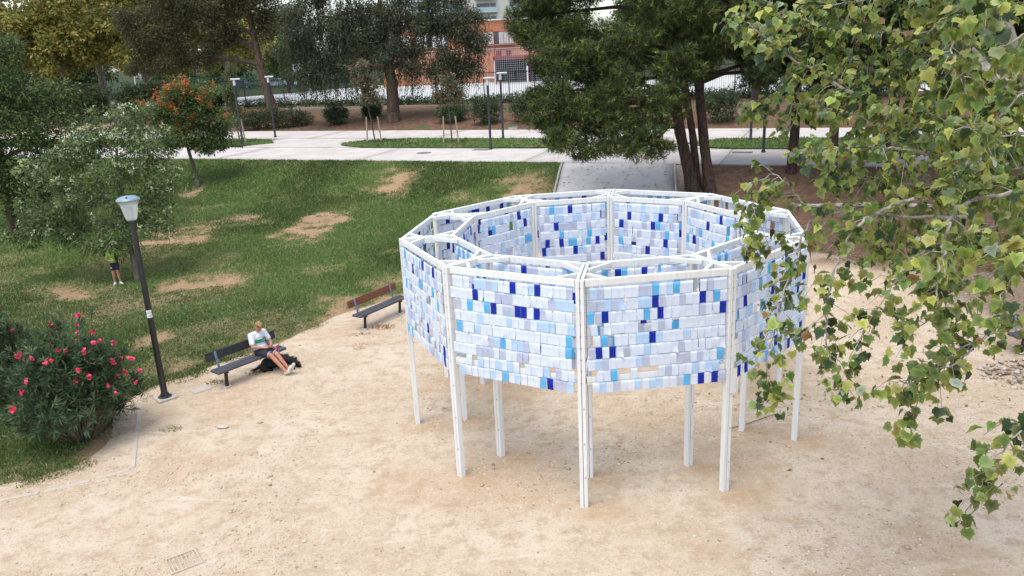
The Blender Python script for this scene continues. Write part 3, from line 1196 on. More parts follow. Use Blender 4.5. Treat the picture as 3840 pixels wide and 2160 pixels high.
# dry weeds by the benches
for i, (x, y, n, hh, rr, cc, lb) in enumerate(((-6.96, 17.05, 70, .12, .24, (.10, .12, .05), 'low green weed tuft in the sand at the left foot of the bench'),
                                          (-7.11, 14.77, 60, .06, .26, (.16, .16, .06), 'flat dry weed sprig on the sand right of the kerb'),
                                          (-6.24, 17.55, 60, .10, .22, (.22, .16, .08), 'dry weed clump under the middle of the black bench'),
                                          (-3.55, 20.4, 110, .13, .34, (.24, .12, .055), 'russet dry weed clump under the brown-backed bench'),
                                          (-4.1, 19.9, 70, .07, .26, (.24, .13, .06), 'flat russet weeds in front of the brown-backed bench'),
                                          (-3.9, 19.0, 60, .05, .3, (.18, .15, .07), 'trodden weed patch on the sand between bench and pavilion'))):
    r = np.random.default_rng(300 + i)
    a, d = r.uniform(0, 6.28, n), rr * np.sqrt(r.random(n))
    bx, by = d * np.cos(a), d * np.sin(a) * .6
    h_ = r.uniform(.3, 1, n) * hh
    w = r.uniform(.006, .014, n)
    la, ll = r.uniform(0, 6.28, n), r.uniform(.03, .12, n)
    ta = r.uniform(0, 6.28, n)
    V = np.stack([np.stack([bx - np.cos(ta) * w, by - np.sin(ta) * w, 0 * bx], -1), np.stack([bx + np.cos(ta) * w, by + np.sin(ta) * w, 0 * bx], -1),
                  np.stack([bx + np.cos(la) * ll, by + np.sin(la) * ll, h_], -1)], 1).reshape(-1, 3)
    C = np.repeat(np.array(cc)[None] * r.uniform(.6, 1.4, (n, 1)), 3, 0)
    o = npobj('weed', V, np.arange(3 * n).reshape(-1, 3), M['blade'], C)
    o.location = (x, y, H(x, y) + .0)
    tag(o, lb, 'weed')

# ------------------------------------------------------------------ fence along the court
FV, FS0, FS1 = 68.0, -62.0, 2.0
fn = thing('court_fence', 'long black bar fence with posts in front of the sports court', 'fence', (*P(FV, FS0), 2.4), math.atan2(-.383, .924))
FL, FH = FS1 - FS0, 2.75
npst = 26
pm_ = MB().box((0, 0, FH / 2 + .02), (.09, .09, FH + .04), None, .008).mesh('post', M['fence'])
for i in range(npst + 1):
    o = bpy.data.objects.new('post', pm_)
    o.location = (FL * i / npst, 0, 0)
    link(o, fn)
rm = MB().box((0, 0, 0), (FL / npst - .10, .05, .06)).mesh('rail', M['fence'])
for i in range(npst):
    for z in (.22, FH - .12):
        o = bpy.data.objects.new('rail', rm)
        o.location = (FL * (i + .5) / npst, 0, z)
        link(o, fn)
bm_ = MB().box((0, 0, FH / 2 + .03), (.026, .026, FH - .1)).mesh('bar', M['fence'])
rest = MB()
cnt = 0
per = 13
for i in range(npst):
    for j in range(1, per + 1):
        x = FL * (i + j / (per + 1)) / npst
        if cnt < 299:
            o = bpy.data.objects.new('bar', bm_)
            o.location = (x, -.04, 0)
            link(o, fn)
            cnt += 1
        else:
            rest.box((x, -.04, FH / 2 + .03), (.026, .026, FH - .1))
if rest.v:
    rest.build('bars', M['fence'], fn)['kind'] = 'stuff'

# ------------------------------------------------------------------ basketball hoops
M['board'] = pm('backboard', (.62, .66, .66), (.5, .55, .56), 4, .3)
M['rim_red'] = pm('rim_red', (.5, .06, .03))


def hoop(label, x, y, rz, glass):
    t = thing('basketball_hoop', label, 'basketball hoop', (x, y, 2.43), rz, 'basketball hoops on the court')
    MB().lathe([(.16, 0), (.15, .05), (.10, .06), (.09, 3.05)], n=12).build('pole', M['white_metal'], t, True)
    mb = MB()
    mb.bar((0, 0, 3.0), (1.35, 0, 3.15), .08, .1)
    mb.bar((0, 0, 2.98), (1.35, 0, 3.75), .05, .06)
    mb.build('arm', M['white_metal'], t)
    bb = MB().box((1.42, 0, 3.45), (.05, 1.5, 1.05), None, .01).build('backboard', M['board'], t)
    fr = MB()
    for (yy, zz, w, h_) in ((0, 3.45 + .51, 1.52, .06), (0, 3.45 - .51, 1.52, .06), (.74, 3.45, .06, .96), (-.74, 3.45, .06, .96), (0, 3.15, .6, .04), (0, 3.57, .6, .04), (.29, 3.36, .04, .38), (-.29, 3.36, .04, .38)):
        fr.box((1.452, yy, zz), (.012, w, h_))
    fr.build('board_marking', M['white_metal'] if glass else M['pole'], bb)
    mb = MB()
    mb.tube([(1.72 + .23 * math.cos(a), .23 * math.sin(a), 3.05) for a in np.linspace(0, 2 * math.pi, 17)], .012, 6, False)
    mb.bar((1.45, 0, 3.05), (1.5, 0, 3.05), .1, .03)
    rm_ = mb.build('rim', M['rim_red'], t)
    nt_ = MB()
    for i in range(10):
        a = 2 * math.pi * i / 10
        nt_.tube([(1.72 + .225 * math.cos(a), .225 * math.sin(a), 3.05), (1.72 + .13 * math.cos(a + .3), .13 * math.sin(a + .3), 2.65)], .006, 4, False)
    nt_.build('net', M['white_metal'], rm_)


hoop('white basketball hoop with pale solid backboard behind the fence, left of the weeping elm', -21.06, 89.9, math.radians(163), False)
hoop('basketball hoop with see-through backboard framed in white, over the orange-podded tree', -53.0, 119.0, math.radians(-38), True)

# ------------------------------------------------------------------ brick building, flats behind, far fence, cars
m, nt, b = newmat('orange_brick')
bt = N(nt, 'ShaderNodeTexBrick')
tc = N(nt, 'ShaderNodeTexCoord')
mp = N(nt, 'ShaderNodeMapping')
mp.inputs['Rotation'].default_value = (math.pi / 2, 0, 0)
nt.links.new(tc.outputs['Object'], mp.inputs['Vector'])
nt.links.new(mp.outputs[0], bt.inputs['Vector'])
bt.inputs['Scale'].default_value = 1.0
bt.inputs['Brick Width'].default_value = .26
bt.inputs['Row Height'].default_value = .075
bt.inputs['Mortar Size'].default_value = .008
bt.inputs['Color1'].default_value = (.50, .19, .085, 1)
bt.inputs['Color2'].default_value = (.42, .13, .05, 1)
bt.inputs['Mortar'].default_value = (.45, .3, .22, 1)
nt.links.new(mixc(nt, ramp(nt, noise(nt, .7, 5), .35, .65), bt.outputs[0], (.48, .19, .09)), b.inputs['Base Color'])
b.inputs['Roughness'].default_value = .9
M['brick'] = m
M['salmon'] = pm('salmon_render', (.55, .27, .18), (.48, .22, .14), 1, .9)
M['coping'] = pm('coping_stone', (.62, .60, .56))
M['shutter'] = pm('white_shutter', (.66, .66, .64), (.56, .56, .56), 3, .5)
M['window_dark'] = pm('window_glass', (.05, .06, .07), (.09, .1, .12), 2, .12, spec=.6)
M['opening_shade'] = pm('opening_shade_paint', (.02, .02, .024))
M['maroon'] = pm('maroon_steel', (.22, .04, .04), (.16, .03, .03))
BX, BY, BZ = -4.5, 117.5, 2.4
bd = thing('brick_building', 'two-storey orange brick building with white window band beyond the court', 'building', (BX, BY, BZ))
MB().box((0, 4, 3.7), (25, 8, 9.4)).box((0, 3.9, 8.38), (24.98, 7.78, .04)).build('wall', M['brick'], bd)
MB().box((0, -.06, 8.5), (25.2, .5, .18)).build('coping', M['coping'], bd)
MB().box((0, -.08, 4.6), (25, .12, .14)).build('string_course', M['coping'], bd)
MB().box((.3, -.03, 2.3), (18, .06, 4.45)).build('ground_floor_render', M['salmon'], bd)
for wx in (-10.2, -5.2, 4.3, 9.6):
    w = MB().box((wx, -.05, 6.05), (4.4, .1, 1.75)).build('window', M['maroon'], bd)
    for i in range(6):
        pn = MB().box((wx - 1.8 + i * .72, -.112, 6.05), (.66, .03, 1.6))
        pn.build('pane', M['shutter'] if i not in (2,) else M['window_dark'], w)
    MB().box((wx, -.2, 5.12), (4.6, .3, .08)).build('sill', M['coping'], w)
gr = MB()
for i in range(22):
    gr.box((1.9 + i * .22, -.4, 5.9), (.03, .03, 1.9))
gr.box((4.3, -.4, 6.85), (4.9, .05, .05)).box((4.3, -.4, 4.95), (4.9, .05, .05))
gr.build('window_guard', M['maroon'], bd)
for wx in (4.2, 5.6):
    w = MB().box((wx, -.09, 3.95), (.75, .06, .72)).build('vent', M['maroon'], bd)
cn = MB().box((8.2, -2.6, 3.35), (9.6, 5.4, .3)).build('canopy', M['maroon'], bd)
MB().box((8.2, -.12, 1.6), (9.2, .06, 3.2)).build('opening_shade_panel', M['opening_shade'], bd)  # flat near-black panel: shade of the opening is put into its colour
for x in (3.6, 8.0, 12.6):
    MB().box((x, -5.0, 1.6), (.22, .22, 3.2)).build('canopy_post', M['white_metal'], cn)
MB().box((8.2, -5.42, 3.35), (9.62, .05, .5)).build('fascia', M['maroon'], cn)
# ball net in front of the canopy
nt_ = thing('ball_net', 'tall ball-stop net between posts in front of the brick building canopy', 'net', (3.6, 108.5, 2.4))
for x in (-4.4, 0.2, 5.0):
    MB().lathe([(.07, 0), (.06, 6.2)], (x, 0, 0), 8).build('post', M['maroon'] if x < 4 else M['slim_pole'], nt_)
nm = MB()
M['net'] = pm('net_cord', (.5, .5, .52))
for i in range(34):
    nm.box((-4.3 + i * .28, 0, 2.2), (.022, .022, 4.4))
for j in range(16):
    nm.box((.3, 0, .15 + j * .28), (9.3, .022, .022))
nm.build('netting', M['net'], nt_)['kind'] = 'stuff'

M['render_cream'] = pm('cream_render', (.66, .62, .55), (.58, .55, .5), .6, .85)
M['balcony_glass'] = pm('balcony_glass', (.32, .46, .46), (.28, .4, .42), 1, .2, spec=.5)
ap = thing('apartment_block', 'pale apartment block with glass balconies rising behind the brick building', 'building', (-3, 204, 2.4))
MB().box((0, 7, 13), (40, 14, 26)).build('wall', M['render_cream'], ap)
MB().box((0, 6.6, 26.2), (40.6, 14.6, .4)).build('roof', M['coping'], ap)
for fl in range(8):
    z = 1.6 + fl * 3.1
    for i, x in enumerate((-16, -8, 0, 8, 16)):
        w = MB().box((x, -.05, z + .3), (4.6, .1, 1.7)).build('window', M['window_dark'], ap)
        MB().box((x + .9, -.12, z + .3), (.1, .08, 1.7)).build('frame', M['shutter'], w)
        bl = MB().box((x, -.8, z - .95), (5.4, 1.6, .2)).build('balcony', M['coping'], ap)
        MB().box((x, -1.55, z - .35), (5.4, .06, 1.0)).build('balustrade', M['balcony_glass'], bl)

gf = thing('green_fence', 'green mesh fence at the far end of the park, behind the courts', 'fence', (-75, 128, 2.4), math.radians(3))
for i in range(28):
    MB().box((i * 2.2, 0, 1.15), (.08, .08, 2.3)).build('post', M['green_fence'], gf)
gp = MB()
for i in range(300):
    gp.box((i * .2 + .1, -.03, 1.15), (.035, .03, 2.2))
gp.box((30, -.06, 2.2), (60, .03, .06)).box((30, -.06, .25), (60, .03, .06))
gp.build('bars', M['green_fence'], gf)['kind'] = 'stuff'

M['tyre'] = pm('tyre', (.02, .02, .02))
M['hub'] = pm('hub_metal', (.4, .4, .42), metal=.7, rough=.35)


def car(label, x, y, rz, col):
    t = thing('parked_car', label, 'car', (x, y, 2.4), rz, 'cars parked beyond the far fence')
    prof = [(-2.1, .35), (-2.12, .75), (-1.95, .92), (-1.2, .98), (-.75, 1.42), (.7, 1.46), (1.45, 1.0), (2.05, .85), (2.15, .6), (2.1, .35)]
    vs = [(px, -.82 + .10 * max(0, (pz - .95)), pz) for px, pz in prof] + [(px, .82 - .10 * max(0, (pz - .95)), pz) for px, pz in prof]
    n = len(prof)
    fs = [tuple(range(n)), tuple(range(2 * n - 1, n - 1, -1))] + [(i, n + i, n + (i + 1) % n, (i + 1) % n) for i in range(n)]
    MB().add(vs, fs).build('body', col, t)
    w = MB()
    for sgn in (-1, 1):
        q = [(-1.05, .99), (-.72, 1.36), (.62, 1.39), (1.2, 1.02)]
        w.add([(a, sgn * (.83 - .1 * max(0, c - .95)), c) for a, c in q], [(0, 1, 2, 3)])
    w.build('window', M['window_dark'], t)
    for wx in (-1.3, 1.35):
        for sgn in (-1, 1):
            wl = MB()
            wl.tube([(wx, sgn * .7, .32), (wx, sgn * .86, .32)], .32, 16)
            wo_ = wl.build('wheel', M['tyre'], t)
            MB().tube([(wx, sgn * .85, .32), (wx, sgn * .87, .32)], .19, 12).build('rim', M['hub'], wo_)


M['car_silver'] = pm('car_silver', (.5, .52, .54), (.46, .48, .5), 2, .25, metal=.4)
M['car_dark'] = pm('car_dark', (.06, .07, .09), (.05, .06, .08), 2, .25, spec=.6)
M['car_white'] = pm('car_white', (.7, .7, .7), (.66, .66, .66), 2, .25, spec=.6)
car('silver hatchback parked beyond the far fence', -38.0, 138, math.radians(4), M['car_silver'])
car('dark hatchback parked beyond the far fence', -44.2, 138.4, math.radians(184), M['car_dark'])
car('white hatchback parked beyond the far fence', -32.6, 137.6, math.radians(3), M['car_white'])
# ------------------------------------------------------------------ trees
def leaf_quads(Pb, D, Nn, L, Wd, C):
    D, Nn = unit(D), unit(Nn)
    S_ = unit(np.cross(D, Nn))
    Nn = np.cross(S_, D)
    L, Wd = L[:, None], Wd[:, None]
    m_ = Pb + D * L * .48
    V = np.stack([Pb, m_ - S_ * Wd / 2 + Nn * Wd * .12, Pb + D * L - Nn * L * .06, m_ + S_ * Wd / 2 + Nn * Wd * .12], 1)
    return V.reshape(-1, 3), np.repeat(C, 4, 0)


def rand_dir(r, n):
    return unit(r.normal(size=(n, 3)))


def pick(r, pal, n):
    pal = np.array(pal, float)
    w = pal[:, 3] / pal[:, 3].sum()
    return pal[r.choice(len(pal), n, p=w), :3]


def clump(r, lobes, k, s_):
    """break each lobe into k smaller clumps on its surface plus a thin core"""
    out = []
    for lb in lobes:
        lb = np.array(lb, float)
        out.append((*lb[:3], *(lb[3:6] * .62)))
        for _ in range(k):
            d = unit(r.normal(size=3))
            q = lb[:3] + d * lb[3:6] * r.uniform(.55, .9)
            out.append((*q, *(lb[3:6] * s_ * r.uniform(.7, 1.25, 3))))
    return out


def foliage(r, lobes, n_tuft, per, tr, L, W, pal, droop=.2, shell=.55, flat=.5, jit=.3, ck=6, cs=.42):
    if ck: lobes = clump(r, lobes, ck, cs)
    lb = np.array(lobes, float)
    vol = lb[:, 3] * lb[:, 4] * lb[:, 5]
    w = vol ** .72
    k = r.choice(len(lb), n_tuft, p=w / w.sum())
    d = rand_dir(r, n_tuft)
    rad = shell + (1 - shell) * r.random(n_tuft) ** .6
    rad = np.where(r.random(n_tuft) < .18, r.uniform(.1, .6, n_tuft), rad) * r.uniform(.85, 1.12, n_tuft)
    c = lb[k, :3] + d * lb[k, 3:6] * rad[:, None]
    tc_ = pick(r, pal, n_tuft) * r.uniform(.75, 1.25, (n_tuft, 1))
    n = n_tuft * per
    c2, d2 = np.repeat(c, per, 0), np.repeat(d, per, 0)
    ld = rand_dir(r, n)
    Pb = c2 + ld * tr * (r.random((n, 1)) ** .5)
    D = unit(ld + d2 * .5 + np.array([0, 0, -droop]))
    Nn = unit(np.array([0, 0, 1.0]) * flat + d2 * .5 + rand_dir(r, n) * .6)
    C = np.repeat(tc_, per, 0) * r.uniform(1 - jit, 1 + jit, (n, 1))
    V, Cc = leaf_quads(Pb, D, Nn, L * r.uniform(.65, 1.3, n), W * r.uniform(.7, 1.25, n), C)
    return V, Cc, c


def auto_lobes(r, c, R, n, s0, s1):
    out = []
    for i in range(n):
        d = unit(r.normal(size=3))
        q = np.array(c) + d * np.array(R) * r.uniform(.35, .85)
        s_ = r.uniform(s0, s1)
        out.append((*q, s_ * r.uniform(.9, 1.3), s_ * r.uniform(.9, 1.3), s_ * r.uniform(.7, 1.0)))
    return out


def trunk_mesh(mb, trunk, lobes, r, limb_r, twigs=5):
    tp = np.array(trunk, float)
    # smooth trunk
    t = np.linspace(0, len(tp) - 1, len(tp) * 4)
    q = np.stack([np.interp(t, np.arange(len(tp)), tp[:, i]) for i in range(4)], -1)
    q[1:-1, :2] += r.normal(0, .015, (len(q) - 2, 2)) * q[1:-1, 3:4] * 4
    mb.tube(q[:, :3], q[:, 3], 9)
    nodes = [(q[i, :3], q[i, 3]) for i in range(int(len(q) * .3), len(q))]
    tb = nodes[:]
    for lb in sorted(lobes, key=lambda l: min(np.linalg.norm(np.array(l[:3]) - n_[0]) for n_ in tb)):
        c = np.array(lb[:3])
        cost = lambda n_: np.linalg.norm(n_[0] - c) + 2.2 * max(0, n_[0][2] - c[2] + .2) + .6 * max(0, .03 - n_[1]) * 30
        p0, rn = min(nodes, key=cost)
        r0 = min(limb_r, rn * .75)
        l_ = np.linalg.norm(c - p0)
        mid = (p0 + c) / 2 + np.array([0, 0, .10]) * l_ + r.normal(0, .06, 3) * l_
        mid2 = p0 * .25 + c * .75 + np.array([0, 0, .05]) * l_ + r.normal(0, .05, 3) * l_
        mb.tube([p0, mid, mid2, c], [r0, r0 * .8, r0 * .62, r0 * .45], 6, False)
        nodes += [(mid, r0 * .8), (mid2, r0 * .62), (c, r0 * .45)]
        for _ in range(twigs):
            e = c + unit(r.normal(size=3)) * np.array(lb[3:6]) * .9
            b0 = mid2 * .5 + c * .5 if r.random() < .5 else c
            mb.tube([b0, (b0 + e) / 2 + r.normal(0, .08, 3) * np.linalg.norm(e - b0), e], [r0 * .3, r0 * .2, r0 * .08], 4, False)


def tree(name, label, base, trunk, lobes, n_tuft, per, tr, L, W, pal, seed, bark='bark', limb_r=.12, group=None, extra=None, cat='tree', twigs=5, **kw):
    r = np.random.default_rng(seed)
    t = thing(name, label, cat, base, 0, group)
    mb = MB()
    trunk_mesh(mb, trunk, lobes, r, limb_r, twigs)
    mb.build('trunk', M[bark], t, True)
    V, C, cen = foliage(r, lobes, n_tuft, per, tr, L, W, pal, **kw)
    if extra is not None:
        V2, C2 = extra(r, cen, lobes)
        V, C = np.concatenate([V, V2]), np.concatenate([C, C2])
    npobj('crown', V, np.arange(len(V)).reshape(-1, 4), M['leaf'], C, t)
    return t, cen, r


def clusters(t, name, r, pts, per, rad, L, W, pal, dz=0.0):
    n = len(pts) * per
    c = np.repeat(pts, per, 0)
    d = rand_dir(r, n)
    Pb = c + d * rad * r.random((n, 1)) + np.array([0, 0, dz]) * r.random((n, 1))
    V, C = leaf_quads(Pb, rand_dir(r, n), rand_dir(r, n) + [0, 0, .5], L * r.uniform(.6, 1.3, n), W * r.uniform(.7, 1.2, n), pick(r, pal, n) * r.uniform(.8, 1.2, (n, 1)))
    o = npobj(name, V, np.arange(len(V)).reshape(-1, 4), M['leaf'], C, t)
    o['kind'] = 'stuff'
    return o


# --- pale-blossomed tree on the lawn (crown sweeps almost to the grass)
bx, by = -13.35, 27.39
r9 = np.random.default_rng(5)
lob = [(-.4, 1.6, 5.2, 1.3, 1.2, .85), (-1.7, 1.3, 4.8, 1.1, 1.1, .8), (.8, 1.2, 4.6, 1.1, 1.1, .8), (-2.9, 1.0, 4.0, 1.1, 1.0, .8), (-.5, .7, 3.9, 1.3, 1.1, .8),
       (1.3, .6, 3.4, 1.0, .9, .7), (-1.7, .7, 3.1, 1.2, 1.0, .8), (-3.3, .6, 2.6, 1.1, 1.0, .8), (.4, .5, 2.7, 1.2, 1.0, .75), (-.8, .3, 2.1, 1.3, .9, .7),
       (-2.4, .3, 1.9, 1.2, .9, .65), (-3.9, .4, 1.9, .8, .8, .55), (.9, .2, 2.0, .8, .8, .55), (-1.3, .0, 1.5, .9, .7, .45), (-.45, .05, 1.35, .7, .6, .4), (.1, 1.8, 5.7, .8, .8, .5)]
t9, cen, rr = tree('blossom_tree', 'spreading tree with creamy blossom clusters overhanging the lawn by the lamp', (bx, by, H(bx, by)),
                   [(0, 0, -.1, .11), (-.1, .15, .8, .09), (-.25, .4, 1.8, .085), (-.4, .7, 3.0, .07), (-.45, 1.0, 4.2, .05), (-.4, 1.3, 5.2, .03)],
                   lob, 2000, 10, .20, .145, .05, [(.095, .145, .048, 3), (.135, .185, .065, 3), (.18, .23, .095, 2), (.05, .085, .03, 2.6)], 5, 'bark_grey', .055, droop=.35, cat='tree', ck=9, cs=.33)
up = cen[(rr.random(len(cen)) < .17) & (rr.random(len(cen)) < .1 + .16 * cen[:, 2])]
clusters(t9, 'blossoms', rr, up + [0, -.1, .12], 11, .13, .085, .06, [(.55, .57, .36, 2), (.66, .68, .46, 1), (.38, .44, .20, 1)])

# --- tree with orange seed pods
bx, by = -17.15, 44.21
lob = [(-.6, .4, 4.9, 1.5, 1.4, 1.0), (.5, .3, 4.6, 1.4, 1.3, 1.0), (-1.6, .3, 3.9, 1.3, 1.3, .9), (1.3, .3, 3.6, 1.3, 1.2, .9), (-.3, .2, 3.6, 1.5, 1.4, 1.0), (.3, .3, 2.7, 1.4, 1.3, .75), (-1.1, .2, 2.7, 1.2, 1.1, .7), (1.5, .3, 2.5, .9, .9, .6), (-.3, .4, 5.5, .9, .9, .6)]
t8, cen, rr = tree('pod_tree', 'round lawn tree covered with orange seed pods', (bx, by, H(bx, by)),
                   [(0, 0, -.1, .12), (-.15, .1, .8, .10), (-.35, .2, 1.9, .09), (-.5, .3, 3.2, .06), (-.5, .4, 4.6, .03)],
                   lob, 1700, 10, .24, .17, .075, [(.085, .14, .04, 3), (.12, .18, .05, 3), (.06, .09, .03, 2), (.17, .18, .06, 1)], 8, 'bark_grey', .06, droop=.3, ck=8, cs=.36)
up = cen[(rr.random(len(cen)) < .15) & (cen[:, 2] > 2.8) & (rr.random(len(cen)) < (cen[:, 2] - 2.0) / 3.6)]
clusters(t8, 'seed_pods', rr, up + [0, -.16, .12], 16, .2, .13, .09, [(.52, .14, .04, 2), (.60, .20, .06, 2), (.40, .11, .05, 1)], .25)

# --- big dark tree at the left end of the lawn
bx, by = -22.3, 35.2
r1 = np.random.default_rng(21)
lob = [(-.3, 1.0, 7.2, 2.2, 2, 1.5), (1.3, .8, 6.4, 1.7, 1.7, 1.3), (-2.5, .8, 6.3, 2, 2, 1.4), (2.6, .5, 5.0, 1.7, 1.6, 1.2), (.4, .2, 5.2, 2, 1.8, 1.4), (-1.8, .3, 4.4, 2, 1.8, 1.4),
       (1.8, .2, 3.6, 1.7, 1.6, 1.2), (3.7, .5, 3.6, 1.2, 1.2, .9), (-.3, .0, 3.1, 1.8, 1.6, 1.2), (2.8, .0, 2.3, 1.4, 1.3, .9), (.9, -.2, 1.7, 1.5, 1.3, .9), (-1.8, -.2, 2.2, 1.7, 1.5, 1.1), (-3.8, .4, 4.8, 1.6, 1.5, 1.3), (.6, 1.3, 8.2, 1.3, 1.2, .8)]
tree('dense_dark_tree', 'dense dark green tree standing left behind the blossom tree', (bx, by, H(bx, by)),
     [(0, 0, -.1, .24), (.05, .1, 1.5, .2), (0, .3, 3.2, .17), (-.1, .5, 5.2, .11), (-.1, .8, 7.0, .05)],
     lob, 3400, 10, .26, .17, .075, [(.052, .086, .026, 3), (.082, .12, .034, 3), (.034, .054, .018, 2.6), (.19, .225, .07, 1.6)], 21, 'bark', .12, droop=.25, ck=9, cs=.34)

# --- yellowing plane trees in the far left background
r2 = np.random.default_rng(31)
lob = auto_lobes(r2, (0, 0, 8.2), (4.6, 4.2, 5.0), 26, 1.5, 2.3)
ty, cen, rr = tree('yellow_plane_tree', 'tall plane tree turning yellow at the far left behind the lawn trees', (-44.5, 84, 2.4),
                   [(0, 0, -.1, .35), (.1, 0, 3, .28), (0, .2, 6, .22), (.1, .1, 9, .14), (0, 0, 12, .06)],
                   lob, 2300, 8, .42, .34, .26, [(.29, .25, .055, 3), (.21, .215, .05, 3), (.13, .145, .036, 2), (.36, .28, .075, 1.5)], 31, 'bark_plane', .16,
                   group='yellowing plane trees beyond the lawn', droop=.3)
for x, y, rz, s_ in ((-36.8, 85, 1.9, 1.05), (-53, 86, 3.1, 1.1), (-31.5, 95, 4.4, 1.15), (-62, 84, .8, 1.1), (-47, 97, 2.4, 1.3)):
    c = copy_tree(ty)
    c.location = (x, y, 2.4)
    c.rotation_euler = (0, 0, rz)
    c.scale = (s_, s_, s_)

# --- leaning brownish dark tree before the fence
bx, by = -20.2, 71.45
r3 = np.random.default_rng(41)
lob = [(-8.2, .8, 7.5, 2.6, 2.2, 1.7), (-5.5, .8, 8.6, 2.6, 2.2, 1.8), (-10.4, 1.0, 6.6, 2.0, 2, 1.3), (-2.8, .6, 9.2, 2.4, 2.2, 1.7), (.3, .8, 9.6, 2.4, 2.2, 1.6), (-4.3, .4, 6.4, 1.8, 1.6, 1.1), (-7, .5, 5.6, 1.8, 1.6, 1.0),
       (2.0, .6, 8.0, 1.5, 1.5, 1.2), (-1.2, 1, 11.5, 2.6, 2.3, 1.7), (-5, 1, 11, 2.6, 2.3, 1.6), (-8.5, 1, 10, 2.4, 2.3, 1.6), (2.2, .8, 11, 2, 2, 1.5), (-11, 1, 9, 2, 2, 1.5), (-8.2, .2, 4.7, 1.6, 1.5, .9), (-5.2, .2, 5.0, 1.5, 1.4, .8), (-10.8, .4, 4.9, 1.5, 1.4, 1.0), (-3, .3, 7.4, 1.7, 1.6, 1.1), (.2, .3, 7.6, 1.5, 1.4, 1.1)]
tree('leaning_dark_tree', 'brownish dark tree with a leaning trunk and low left limb before the fence', (bx, by, H(bx, by)),
     [(0, 0, -.1, .50), (-.25, .2, 1.6, .42), (-.7, .3, 3.9, .36), (-1.0, .5, 6.8, .28), (-1.2, .6, 9.8, .16), (-1.2, .7, 12, .07)],
     lob, 5600, 8, .38, .22, .11, [(.075, .07, .034, 3), (.10, .088, .046, 3), (.06, .064, .028, 3), (.085, .105, .036, 1.5)], 41, 'bark', .24, droop=.4, twigs=9)

# --- weeping elm
bx, by = -8.8, 64.42
r4 = np.random.default_rng(51)
lob = [(-6.2, .8, 6.8, 2.0, 1.8, 1.5), (-4.3, .2, 7.6, 2.0, 1.8, 1.5), (-2.0, .4, 8.4, 2.2, 2, 1.5), (.6, .3, 8.2, 2.2, 2, 1.5), (3.0, .4, 7.6, 2.0, 1.8, 1.5), (5.2, .6, 6.6, 1.8, 1.7, 1.4), (-1, .2, 6.2, 2, 1.8, 1.2), (2, -.2, 5.6, 1.8, 1.6, 1.1),
       (-3.6, -.2, 5.4, 1.8, 1.6, 1.1), (4.8, .2, 4.8, 1.5, 1.4, 1.0), (-5.9, .3, 5.0, 1.5, 1.4, 1.1), (-3, .8, 10.5, 2.4, 2, 1.5), (1.2, .8, 10.5, 2.4, 2, 1.5), (4.2, .8, 9.4, 2, 2, 1.4), (-6, .8, 9.2, 2, 2, 1.4), (6.3, .4, 4.2, 1.0, 1.0, 1.0), (-6.6, .2, 4.0, 1.3, 1.2, .9), (-4.6, -.4, 3.9, 1.3, 1.2, .8), (5.9, .2, 3.5, 1.2, 1.1, .7), (3.6, -.3, 4.3, 1.3, 1.2, .8), (-7.4, .6, 5.8, 1.3, 1.2, 1.1), (7.0, .5, 5.8, 1.2, 1.2, 1.1), (6.2, .6, 7.8, 1.6, 1.5, 1.2), (-2.2, -1.0, 4.3, 1.3, 1.1, .8), (1.6, -1.0, 4.2, 1.2, 1.1, .8), (0, -1.2, 5.2, 1.4, 1.2, .9), (3.0, -.8, 3.8, 1.1, 1.0, .7), (-3.2, -.8, 4.0, 1.1, 1.0, .7), (4.6, -.5, 3.2, 1.0, .9, .6)]


def weep(r, cen, lobes):
    k = r.choice(len(cen), 2000)
    ps, ds = [], []
    for q in cen[k]:
        l = r.uniform(.8, 3.4)
        if q[2] - l < 2.3: l = max(.4, q[2] - 2.3 + r.uniform(-.3, .8))
        n = int(l / .085)
        tt = np.linspace(0, 1, n)
        p = q + np.stack([np.sin(tt * 3) * .12 + r.normal(0, .03, n), r.normal(0, .06, n), -tt * l], -1)
        ps.append(p)
    ps = np.concatenate(ps)
    n = len(ps)
    D = unit(np.array([0, 0, -1.0]) + rand_dir(r, n) * .9)
    return leaf_quads(ps, D, rand_dir(r, n) + [0, -.3, .6], .17 * r.uniform(.6, 1.2, n), .075 * r.uniform(.7, 1.2, n), pick(r, [(.075, .092, .045, 3), (.105, .118, .06, 2), (.065, .064, .046, 2)], n) * r.uniform(.75, 1.25, (n, 1)))


tree('weeping_elm', 'wide elm with drooping grey-green curtains and thick trunk on the bank', (bx, by, H(bx, by)),
     [(0, 0, -.1, .62), (.05, .1, .8, .50), (.1, .2, 3.0, .45), (-.1, .3, 5.0, .36), (-.3, .5, 8.0, .22), (-.4, .6, 10.5, .08)],
     lob, 6500, 8, .34, .19, .095, [(.075, .092, .045, 3), (.105, .118, .062, 2), (.08, .072, .058, 2), (.045, .055, .03, 2)], 51, 'bark', .24, droop=.7, extra=weep, twigs=8)

